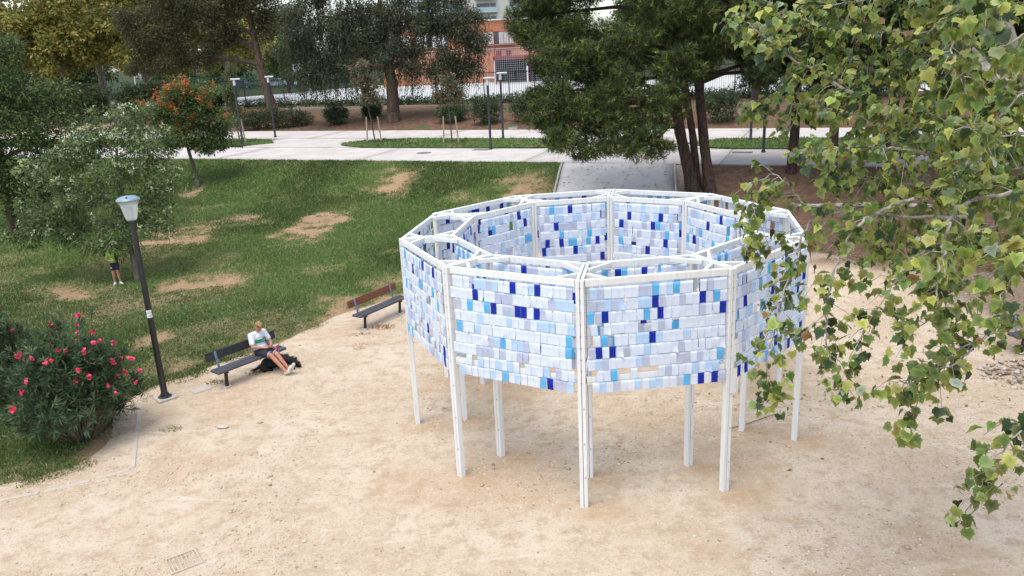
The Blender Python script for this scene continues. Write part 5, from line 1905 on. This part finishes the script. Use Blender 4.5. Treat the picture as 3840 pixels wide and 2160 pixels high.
def leaf_shape(r):
    cup, dr_ = r.uniform(-.25, .4), r.uniform(.0, .55)
    v = [(0, .30, 0)]
    for x, y in out:
        x2, y2 = x * r.uniform(.92, 1.08), y * r.uniform(.93, 1.07)
        v.append((x2, y2, cup * abs(x2) * 1.2 - dr_ * y2 * y2 + r.normal(0, .018)))
    # petiole
    v += [(-.012, 0, 0), (.012, 0, 0), (0, -.35, .06)]
    return np.array(v)


lf = np.array([(0, 1 + i, 1 + (i + 1) % no) for i in range(no)] + [(no + 1, no + 2, no + 3)])
LS = [leaf_shape(r) for _ in range(14)]
LPAL = [(.135, .215, .04, 4), (.085, .145, .03, 3.4), (.035, .068, .018, 3.4), (.25, .325, .058, 3.2), (.41, .43, .09, 2.4), (.36, .33, .08, .4), (.30, .15, .06, .2), (.42, .50, .36, .12)]
st = np.array([a for a, _ in tw])
pdv = np.array([b_ for _, b_ in tw])
nl = len(st)
pos = st + pdv * r.uniform(.03, .09, (nl, 1))
pos[:, 2] = np.maximum(pos[:, 2], .6)
D = unit(pdv * .6 + np.array([0, 0, -.75]) + r.normal(0, .3, (nl, 3)))
Nn = unit(pdv * .9 + np.array([-.1, -.35, .8]) + r.normal(0, .5, (nl, 3)))
S_ = unit(np.cross(D, Nn))
Nn = np.cross(S_, D)
size = r.uniform(.055, .125, nl) * np.where(r.random(nl) < .2, 1.15, 1)
cols = pick(r, LPAL, nl) * r.uniform(.75, 1.25, (nl, 1))
shape = r.integers(0, 14, nl)
dz = pos[:, 2] - CAM_H
depth = pos[:, 1] * CR - dz * SR
vis = in_view(pos[:, 0], pos[:, 1], pos[:, 2], .98)
keepm = (depth > 2.5)
order = np.argsort(np.where(vis & keepm, -size / depth, 99))
solo = set(order[:300].tolist())
PC = [np.array(q[:3]) for q in LPAL]
cache = {}


def edge_cols(c, r):
    o_ = np.repeat(c[None], no + 4, 0)
    o_[1:no + 1] = o_[1:no + 1] * .45 + np.array([.25, .25, .06]) * .55 if r.random() < .5 else o_[1:no + 1] * 1.1
    o_[0] = c * .62
    o_[no + 1:] = (.25, .26, .1)
    return o_


Vs, Cs = [], []
for i in range(nl):
    if not keepm[i]: continue
    if i in solo:
        ci = int(np.argmin([np.linalg.norm(cols[i] - q) for q in PC]))
        vv = int(shape[i]) % 7
        if (ci, vv) not in cache:
            cache[(ci, vv)] = npmesh('leaf', LS[vv], lf, M['plane_leaf'], edge_cols(PC[ci], r))
        o = bpy.data.objects.new('leaf', cache[(ci, vv)])
        R_ = Matrix((S_[i], D[i], Nn[i])).transposed().to_4x4()
        o.matrix_local = Matrix.Translation(pos[i] - off) @ R_ @ Matrix.Diagonal((size[i], size[i], size[i], 1))
        link(o, pt)
    else:
        v = LS[shape[i]] * size[i]
        Vs.append(pos[i] - off + v[:, :1] * S_[i] + v[:, 1:2] * D[i] + v[:, 2:3] * Nn[i])
        Cs.append(edge_cols(cols[i], r))
nn = len(Vs)
o = npobj('leaves', np.concatenate(Vs), (lf[None] + (np.arange(nn) * (no + 4))[:, None, None]).reshape(-1, 3), M['plane_leaf'], np.concatenate(Cs), pt)
o['kind'] = 'stuff'
print('plane leaves', nl)

for x, y, rz, lb in ((4.62, 12.0, .4, 'curled russet leaf on the sand between the two right pavilion posts'), (5.3, 12.35, 2.2, 'small tan leaf on the sand beside the outermost right pavilion post')):
    me = npmesh('fallen_leaf', LS[3] * [.09, .085, .25], lf, M['plane_leaf'], np.repeat(np.array([[.30, .12, .05]]), no + 4, 0))
    o = link(bpy.data.objects.new('fallen_leaf', me))
    o.location = (x, y, .035)
    o.rotation_euler = (.15, .1, rz)
    tag(o, lb, 'leaf')
# ------------------------------------------------------------------ people and the dog
def skin(name, c1, c2, scale=12):
    m = pm(name, c1, c2, scale, .55, .1, 60, spec=.3)
    m.node_tree.nodes['Principled BSDF'].inputs['Subsurface Weight'].default_value = .08
    m.node_tree.nodes['Principled BSDF'].inputs['Subsurface Radius'].default_value = (.02, .008, .004)
    return m


M['skin'] = skin('skin', (.48, .235, .15), (.42, .19, .12))
M['shirt_white'] = pm('white_cotton', (.66, .68, .73), (.60, .62, .68), 9, .9, .4, 18, bdist=.02)
M['shirt_band'] = pm('green_print', (.012, .26, .14), (.01, .22, .12), 9, .8)
M['navy'] = pm('navy_cloth', (.018, .018, .032), (.03, .03, .045), 9, .9, .4, 18, bdist=.02)
M['trim'] = pm('white_trim', (.72, .72, .72))
M['shoe'] = pm('shoe_offwhite', (.66, .64, .58), (.54, .52, .46), 14, .7)
M['hair_fair'] = pm('hair_fair', (.40, .26, .12), (.17, .095, .045), 24, .7, .6, 70, bdist=.02)
M['hair_dark'] = pm('hair_dark', (.04, .028, .02), (.07, .045, .03), 24, .7, .5, 70)
M['black_plastic'] = pm('black_plastic', (.015, .015, .017), rough=.3, spec=.5)
M['pink'] = pm('pink_plastic', (.75, .05, .22), (.65, .04, .18), 9, .5)
M['lime'] = pm('lime_cloth', (.27, .50, .05), (.22, .42, .04), 9, .85, .3, 18)
M['eye'] = pm('eye_dark', (.03, .02, .018), rough=.2)
M['lip'] = pm('lip', (.36, .12, .1))


def fused(name, mb, mat, parent, voxel, sm_it=4):
    o = mb.build(name, mat, parent, False)
    md = o.modifiers.new('fuse', 'REMESH')
    md.mode = 'VOXEL'
    md.voxel_size = voxel
    md.use_smooth_shade = True
    s_ = o.modifiers.new('soften', 'SMOOTH')
    s_.factor = .5
    s_.iterations = sm_it
    return o


def head(mb, c, fwd, up, s_=1.0):
    """cranium, jaw, nose, ears, all in the body volume; returns a frame"""
    f, u = Vector(fwd).normalized(), Vector(up).normalized()
    sd_ = f.cross(u).normalized()
    u = sd_.cross(f).normalized()
    R_ = Matrix((sd_, f, u)).transposed()
    c = Vector(c)
    at_ = lambda x, y, z: c + R_ @ Vector((x, y, z)) * s_
    mb.ell(at_(0, -.012, .025), (.072 * s_, .088 * s_, .088 * s_), 14, 10, R_)
    mb.ell(at_(0, .02, -.045), (.056 * s_, .062 * s_, .062 * s_), 12, 8, R_)
    mb.ell(at_(0, .045, -.085), (.03 * s_, .03 * s_, .024 * s_), 10, 6, R_)
    mb.ell(at_(0, .092, -.022), (.012 * s_, .018 * s_, .022 * s_), 8, 6, R_)
    for e in (-1, 1):
        mb.ell(at_(e * .076, -.005, -.012), (.010 * s_, .018 * s_, .028 * s_), 8, 6, R_)
    return at_, R_


def face(at_, R_, parent, s_=1.0):
    for e in (-1, 1):
        MB().ell(at_(e * .029, .073, -.002), (.011 * s_, .007 * s_, .006 * s_), 8, 6, R_).build('eye', M['eye'], parent, True)
        MB().ell(at_(e * .029, .079, .018), (.017 * s_, .006 * s_, .004 * s_), 8, 5, R_).build('eyebrow', M['hair_dark'], parent, True)
    MB().ell(at_(0, .078, -.058), (.021 * s_, .007 * s_, .006 * s_), 8, 5, R_).build('mouth', M['lip'], parent, True)


def hair(at_, R_, mat, parent, s_=1.0, vol=1.0):
    mb = MB()
    mb.ell(at_(0, -.022, .045), (.078 * s_ * vol, .090 * s_ * vol, .080 * s_ * vol), 14, 10, R_)
    mb.ell(at_(0, -.055, -.01), (.066 * s_, .05 * s_, .06 * s_), 12, 8, R_)
    mb.ell(at_(0, .04, .088), (.058 * s_, .05 * s_, .036 * s_ * vol), 12, 8, R_)
    rr = np.random.default_rng(3)
    for i in range(26):
        a, b_ = rr.uniform(0, 6.28), rr.uniform(.0, 1.2)
        mb.ell(at_(.066 * math.sin(b_) * math.cos(a), -.01 + .075 * math.sin(b_) * math.sin(a), .055 + .07 * math.cos(b_)), (.02 * s_, .02 * s_, .018 * s_), 6, 5)
    return fused('hair', mb, mat, parent, .009, 2)


def hand(mb, wrist, d, palm_n, curl, side, s_=1.0):
    """palm, four fingers of unequal length with knuckle bends, thumb from the side of the palm"""
    d = Vector(d).normalized()
    n = Vector(palm_n)
    n = (n - d * n.dot(d)).normalized()
    s2 = d.cross(n).normalized() * side
    w = Vector(wrist)
    R_ = Matrix((s2, d, n)).transposed()
    mb.ell(w + d * .045 * s_, (.038 * s_, .052 * s_, .017 * s_), 12, 8, R_)
    for i, ln in enumerate((.066, .076, .072, .056)):
        b0 = w + d * .085 * s_ + s2 * (-.028 + .0185 * i) * s_
        d1 = (d * math.cos(curl) + n * math.sin(curl)).normalized()
        d2 = (d * math.cos(curl * 2) + n * math.sin(curl * 2)).normalized()
        k1 = b0 + d1 * ln * .5 * s_
        k2 = k1 + d2 * ln * .5 * s_
        mb.cap(b0 - d * .02, k1, .0095 * s_, .009 * s_, 8)
        mb.cap(k1, k2, .009 * s_, .0075 * s_, 8)
    t0 = w + d * .025 * s_ - s2 * .03 * s_
    t1 = t0 + (d * .6 - s2 * .7 + n * .3).normalized() * .04 * s_
    t2 = t1 + (d * .8 + n * .5).normalized() * .03 * s_
    mb.cap(t0, t1, .0125 * s_, .0105 * s_, 8)
    mb.cap(t1, t2, .0105 * s_, .0085 * s_, 8)


# --- seated person (bench frame: x along the bench, -y to the front)
ps = thing('person', 'person in white T-shirt with green band, seated on the black bench looking down', 'person', B1, B1A)
X0 = .36
pel, chest, neck = (X0, .02, .54), (X0 + .005, .10, .86), (X0 + .005, .075, 1.0)
HC = (X0 + .02, .005, 1.115)
sl, sr = (X0 - .165, .085, .93), (X0 + .175, .085, .93)
el, er = (X0 - .235, -.03, .69), (X0 + .265, -.01, .70)
wl, wr = (X0 - .03, -.20, .645), (X0 + .13, -.25, .63)
hl, hr = (X0 - .09, -.01, .515), (X0 + .09, -.01, .515)
kl, kr = (X0 - .03, -.40, .50), (X0 + .12, -.41, .49)
al, ar = (X0 + .10, -.74, .11), (X0 + .21, -.70, .12)
mb = MB()
mb.ell(pel, (.155, .115, .11), 14, 10)
mb.ell((X0, .06, .70), (.135, .10, .15), 14, 10)
mb.ell(chest, (.155, .10, .14), 14, 10)
mb.cap(sl, sr, .06, .06)
mb.cap((X0, .085, .95), (HC[0], HC[1] + .03, HC[2] - .06), .055, .05)
for s_, e, w in ((sl, el, wl), (sr, er, wr)):
    mb.cap(s_, e, .05, .038)
    mb.cap(e, w, .038, .026)
for h_, k, a in ((hl, kl, al), (hr, kr, ar)):
    mb.cap(h_, k, .085, .056)
    mid = tuple(k[i] * .65 + a[i] * .35 for i in range(3))
    mb.cap(k, mid, .054, .052)
    mb.cap(mid, a, .052, .034)
    mb.cap(a, (a[0] + .03, a[1] - .06, a[2] + .03), .036, .034)
hand(mb, wl, (.85, -.45, .05), (0, -.2, 1), .35, 1, .95)
hand(mb, wr, (-.55, -.6, .1), (-.3, .1, .9), .55, -1, .95)
at_, R_ = head(mb, HC, (.10, -.80, -.60), (0, -.5, .86), 1.0)
body = fused('body', mb, M['skin'], ps, .0085, 3)
face(at_, R_, ps)
hair(at_, R_, M['hair_fair'], ps, 1.0, 1.04)
# T-shirt
mb = MB()
mb.ell((X0, .03, .60), (.172, .132, .12), 16, 10)
mb.ell((X0, .06, .72), (.160, .125, .16), 16, 10)
mb.ell((X0, .09, .86), (.180, .122, .125), 16, 10)
mb.cap(sl, sr, .078, .078)
for s_, e in ((sl, el), (sr, er)):
    q = tuple(s_[i] * .32 + e[i] * .68 for i in range(3))
    mb.cap(s_, q, .076, .068)
sh = fused('t_shirt', mb, M['shirt_white'], ps, .012, 4)
# printed band follows the front of the shirt
vs, fs = [], []
na = 15
for j in range(2):
    for i in range(na):
        a = math.radians(-172 + 164 * i / (na - 1))
        z = .745 + .085 * j
        vs.append((X0 + .177 * math.cos(a), .074 + .139 * math.sin(a), z))
for i in range(na - 1):
    fs.append((i, i + 1, na + i + 1, na + i))
band = MB().add(vs, fs).build('chest_band', M['shirt_band'], ps, True)
me = text_mesh('SIMPLE', .058, M['trim'], 'lettering')
for v in me.vertices:
    a = math.radians(-58) + v.co.x / .16
    v.co = Vector((X0 + .180 * math.cos(a), .074 + .142 * math.sin(a), .767 + v.co.y))
link(bpy.data.objects.new('lettering', me), band)
# shorts
mb = MB()
mb.ell((X0, .0, .545), (.178, .138, .105), 16, 10)
for h_, k in ((hl, kl), (hr, kr)):
    q = tuple(h_[i] * .22 + k[i] * .78 for i in range(3))
    mb.cap(h_, q, .104, .086)
fused('shorts', mb, M['navy'], ps, .012, 4)
for h_, k in ((hl, kl), (hr, kr)):
    q0 = Vector(h_).lerp(Vector(k), .955)
    q1 = Vector(h_).lerp(Vector(k), .995)
    MB().tube([q0, q1], [.089, .090], 16, False).build('shorts_trim', M['trim'], ps)
for a, sgn in ((al, -1), (ar, 1)):
    mb = MB()
    a = Vector(a)
    up_ = Vector((.28, -.45, .85)).normalized()
    mb.cap(a + Vector((.0, .02, -.035)), a + Vector((.035, -.045, .0)), .046, .047)
    mb.cap(a + Vector((.03, -.05, .0)), a + Vector((.03, -.06, .02)) + up_ * .13, .046, .04)
    fused('shoe', mb, M['shoe'], ps, .010, 3)
hp = Vector((X0 + .085, -.275, .675))
o = MB().box(hp, (.075, .145, .009), Matrix.Rotation(.5, 3, 'Z') @ Matrix.Rotation(-.35, 3, 'X'), .003).build('phone', M['black_plastic'])
o.matrix_world = Matrix.Translation(B1) @ Matrix.Rotation(B1A, 4, 'Z')
tag(o, 'black phone held in both hands of the seated person', 'phone')
W1 = Matrix.Translation(B1) @ Matrix.Rotation(B1A, 4, 'Z')
o = MB().lathe([(.004, -.05), (.026, -.04), (.03, .0), (.026, .035), (.012, .05)], (X0 + .17, -.33, .585), 12).build('bag_dispenser', M['pink'], None, True)
o.matrix_world = W1
tag(o, 'small pink pouch hanging from the dog lead at the knee', 'pouch')
mb = MB()
mb.tube([(X0 + .14, -.30, .64), (X0 + .20, -.33, .62), (X0 + .26, -.26, .48), (X0 + .31, -.22, .30), (X0 + .36, -.25, .24)], .007, 6)
o = mb.build('dog_lead', M['black_plastic'])
o.matrix_world = W1
tag(o, 'black lead running from the seated person to the dog', 'lead')

# --- black dog lying by the bench, head low beside the shoes
dg_ = thing('dog', 'shaggy black dog with a white chest patch lying behind the seated legs', 'dog', B1, B1A)
mb = MB()
D0 = Vector((X0 + .28, -.08, 0))
mb.ell(D0 + Vector((-.12, .10, .15)), (.20, .15, .14), 14, 10)
mb.ell(D0 + Vector((.08, -.06, .18)), (.17, .15, .15), 14, 10)
mb.ell(D0 + Vector((.17, -.18, .19)), (.12, .12, .13), 12, 8)
mb.cap(D0 + Vector((.18, -.20, .22)), D0 + Vector((.22, -.34, .20)), .085, .075)
mb.ell(D0 + Vector((.235, -.40, .18)), (.075, .085, .07), 12, 8)
mb.cap(D0 + Vector((.245, -.45, .165)), D0 + Vector((.265, -.53, .14)), .045, .032)
for e in (-1, 1):
    mb.ell(D0 + Vector((.235 + e * .075, -.36, .185)), (.02, .035, .06), 8, 6)
    mb.cap(D0 + Vector((.17 + e * .08, -.22, .08)), D0 + Vector((.22 + e * .09, -.36, .035)), .045, .033)
    mb.cap(D0 + Vector((.22 + e * .09, -.36, .035)), D0 + Vector((.235 + e * .09, -.46, .03)), .033, .03)
    mb.ell(D0 + Vector((-.17 + e * .13, .05, .09)), (.10, .12, .09), 10, 8)
    mb.cap(D0 + Vector((-.14 + e * .16, .0, .05)), D0 + Vector((-.02 + e * .16, -.08, .03)), .04, .03)
mb.cap(D0 + Vector((-.28, .18, .10)), D0 + Vector((-.46, .22, .05)), .05, .03)
M['fur'] = pm('black_fur', (.012, .011, .011), (.028, .025, .023), 30, .8, .8, 90, bdist=.02)
fused('body', mb, M['fur'], dg_, .012, 3)
base_v = np.array(mb.v)
rf = np.random.default_rng(9)
k = rf.integers(0, len(base_v), 3800)
cen = np.array(D0 + Vector((.0, -.05, .10)))
p = base_v[k] + rf.normal(0, .012, (3800, 3))
p[:, 2] = np.maximum(p[:, 2], .02)
d = unit(p - cen + rf.normal(0, .05, p.shape)) + np.array([0, 0, -.5])
V, C = leaf_quads(p, d, rand_dir(rf, 3800), rf.uniform(.03, .06, 3800), rf.uniform(.004, .008, 3800), np.repeat(np.array([[.014, .013, .013]]), 3800, 0) * rf.uniform(.6, 2.0, (3800, 1)))
V[:, 2] = np.maximum(V[:, 2], .004)
npobj('coat', V, np.arange(len(V)).reshape(-1, 4), M['leaf'], C, dg_)['kind'] = 'stuff'
p = np.array(D0 + Vector((.23, -.33, .10))) + rf.normal(0, .022, (160, 3))
V, C = leaf_quads(p, rand_dir(rf, 160) + [0, -.6, -.6], rand_dir(rf, 160), rf.uniform(.03, .05, 160), rf.uniform(.005, .009, 160), np.full((160, 3), .62))
npobj('chest_patch', V, np.arange(len(V)).reshape(-1, 4), M['leaf'], C, dg_)['kind'] = 'stuff'
MB().ell(D0 + Vector((.272, -.56, .145)), (.016, .012, .012), 8, 6).build('nose', M['black_plastic'], dg_, True)
for e in (-1, 1):
    MB().ell(D0 + Vector((.24 + e * .035, -.47, .215)), (.010, .008, .010), 8, 6).build('eye', M['eye'], dg_, True)

# --- child standing under the blossom tree
cx, cy = -14.01, 27.24
ch = thing('person', 'person in lime green top, black shorts and white trainers standing under the blossom tree', 'person', (cx, cy, H(cx, cy) + .035), math.radians(22))
k_ = 1.42 / 1.6
s3 = lambda x, y, z: (x * k_, y * k_, z * k_)
mb = MB()
mb.ell(s3(0, 0, .87), (.135 * k_, .10 * k_, .11 * k_), 14, 10)
mb.ell(s3(0, .01, 1.04), (.12 * k_, .09 * k_, .14 * k_), 14, 10)
mb.ell(s3(0, .01, 1.2), (.14 * k_, .095 * k_, .13 * k_), 14, 10)
sl, sr = s3(-.155, .01, 1.28), s3(.155, .01, 1.28)
mb.cap(sl, sr, .052, .052)
mb.cap(s3(0, .01, 1.3), s3(0, -.005, 1.42), .045, .043)
el, er = s3(-.25, .01, 1.06), s3(.22, .03, 1.04)
wl, wr = s3(-.06, -.13, .99), s3(.26, -.04, .83)
for s_, e, w in ((sl, el, wl), (sr, er, wr)):
    mb.cap(s_, e, .043, .033)
    mb.cap(e, w, .033, .023)
hand(mb, wl, (.9, -.25, .0), (0, .5, .5), .4, 1, .85)
hand(mb, wr, (.1, -.1, -.95), (-.8, 0, 0), .3, -1, .85)
for sx, kx, ax, ay in ((-.075, -.09, -.10, .0), (.075, .07, .10, -.03)):
    h_, kn, an = s3(sx, 0, .84), s3(kx, -.015, .47), s3(ax, ay + .02, .08)
    mb.cap(h_, kn, .078, .05)
    mid = tuple(kn[i] * .62 + an[i] * .38 for i in range(3))
    mb.cap(kn, mid, .048, .047)
    mb.cap(mid, an, .047, .031)
at_, R_ = head(mb, s3(0, -.02, 1.5), (0, -1, -.2), (0, -.2, 1), .92)
fused('body', mb, M['skin'], ch, .0085, 3)
face(at_, R_, ch, .92)
hair(at_, R_, M['hair_dark'], ch, .92)
mb = MB()
mb.ell(s3(0, 0, .97), (.138, .108, .10), 16, 10)
mb.ell(s3(0, .01, 1.08), (.128, .102, .13), 16, 10)
mb.ell(s3(0, .01, 1.2), (.145, .106, .12), 16, 10)
mb.cap(sl, sr, .062, .062)
for s_, e in ((sl, el), (sr, er)):
    mb.cap(s_, tuple(s_[i] * .45 + e[i] * .55 for i in range(3)), .06, .054)
tp = fused('top', mb, M['lime'], ch, .012, 4)
mb = MB()
mb.ell(s3(.1, -.01, 1.1), (.065, .11, .2), 12, 10)
fused('dark_side_panel', mb, M['navy'], ch, .012, 3)
mb = MB()
mb.ell(s3(0, 0, .88), (.142, .112, .09), 16, 10)
for sx, kx in ((-.075, -.09), (.075, .07)):
    mb.cap(s3(sx, 0, .84), s3(sx * .6 + kx * .4, -.005, .66), .088, .082)
fused('shorts', mb, M['navy'], ch, .012, 3)
MB().box(s3(-.13, -.085, .72), (.05, .012, .03), Matrix.Rotation(-.5, 3, 'Z')).build('shorts_patch', M['trim'], ch)
for ax, ay, rz in ((-.10, .0, -.15), (.10, -.03, .55)):
    a = Vector(s3(ax, ay + .02, .045))
    d = Vector((math.sin(rz), -math.cos(rz), 0))
    mb = MB()
    mb.cap(a - d * .03, a + d * .05 - Vector((0, 0, .003)), .044, .043)
    mb.cap(a + d * .05, a + d * .13 - Vector((0, 0, .008)), .043, .034)
    mb.cap(a, a + Vector((0, 0, .05)), .042, .038)
    fused('shoe', mb, M['trim'], ch, .010, 3)
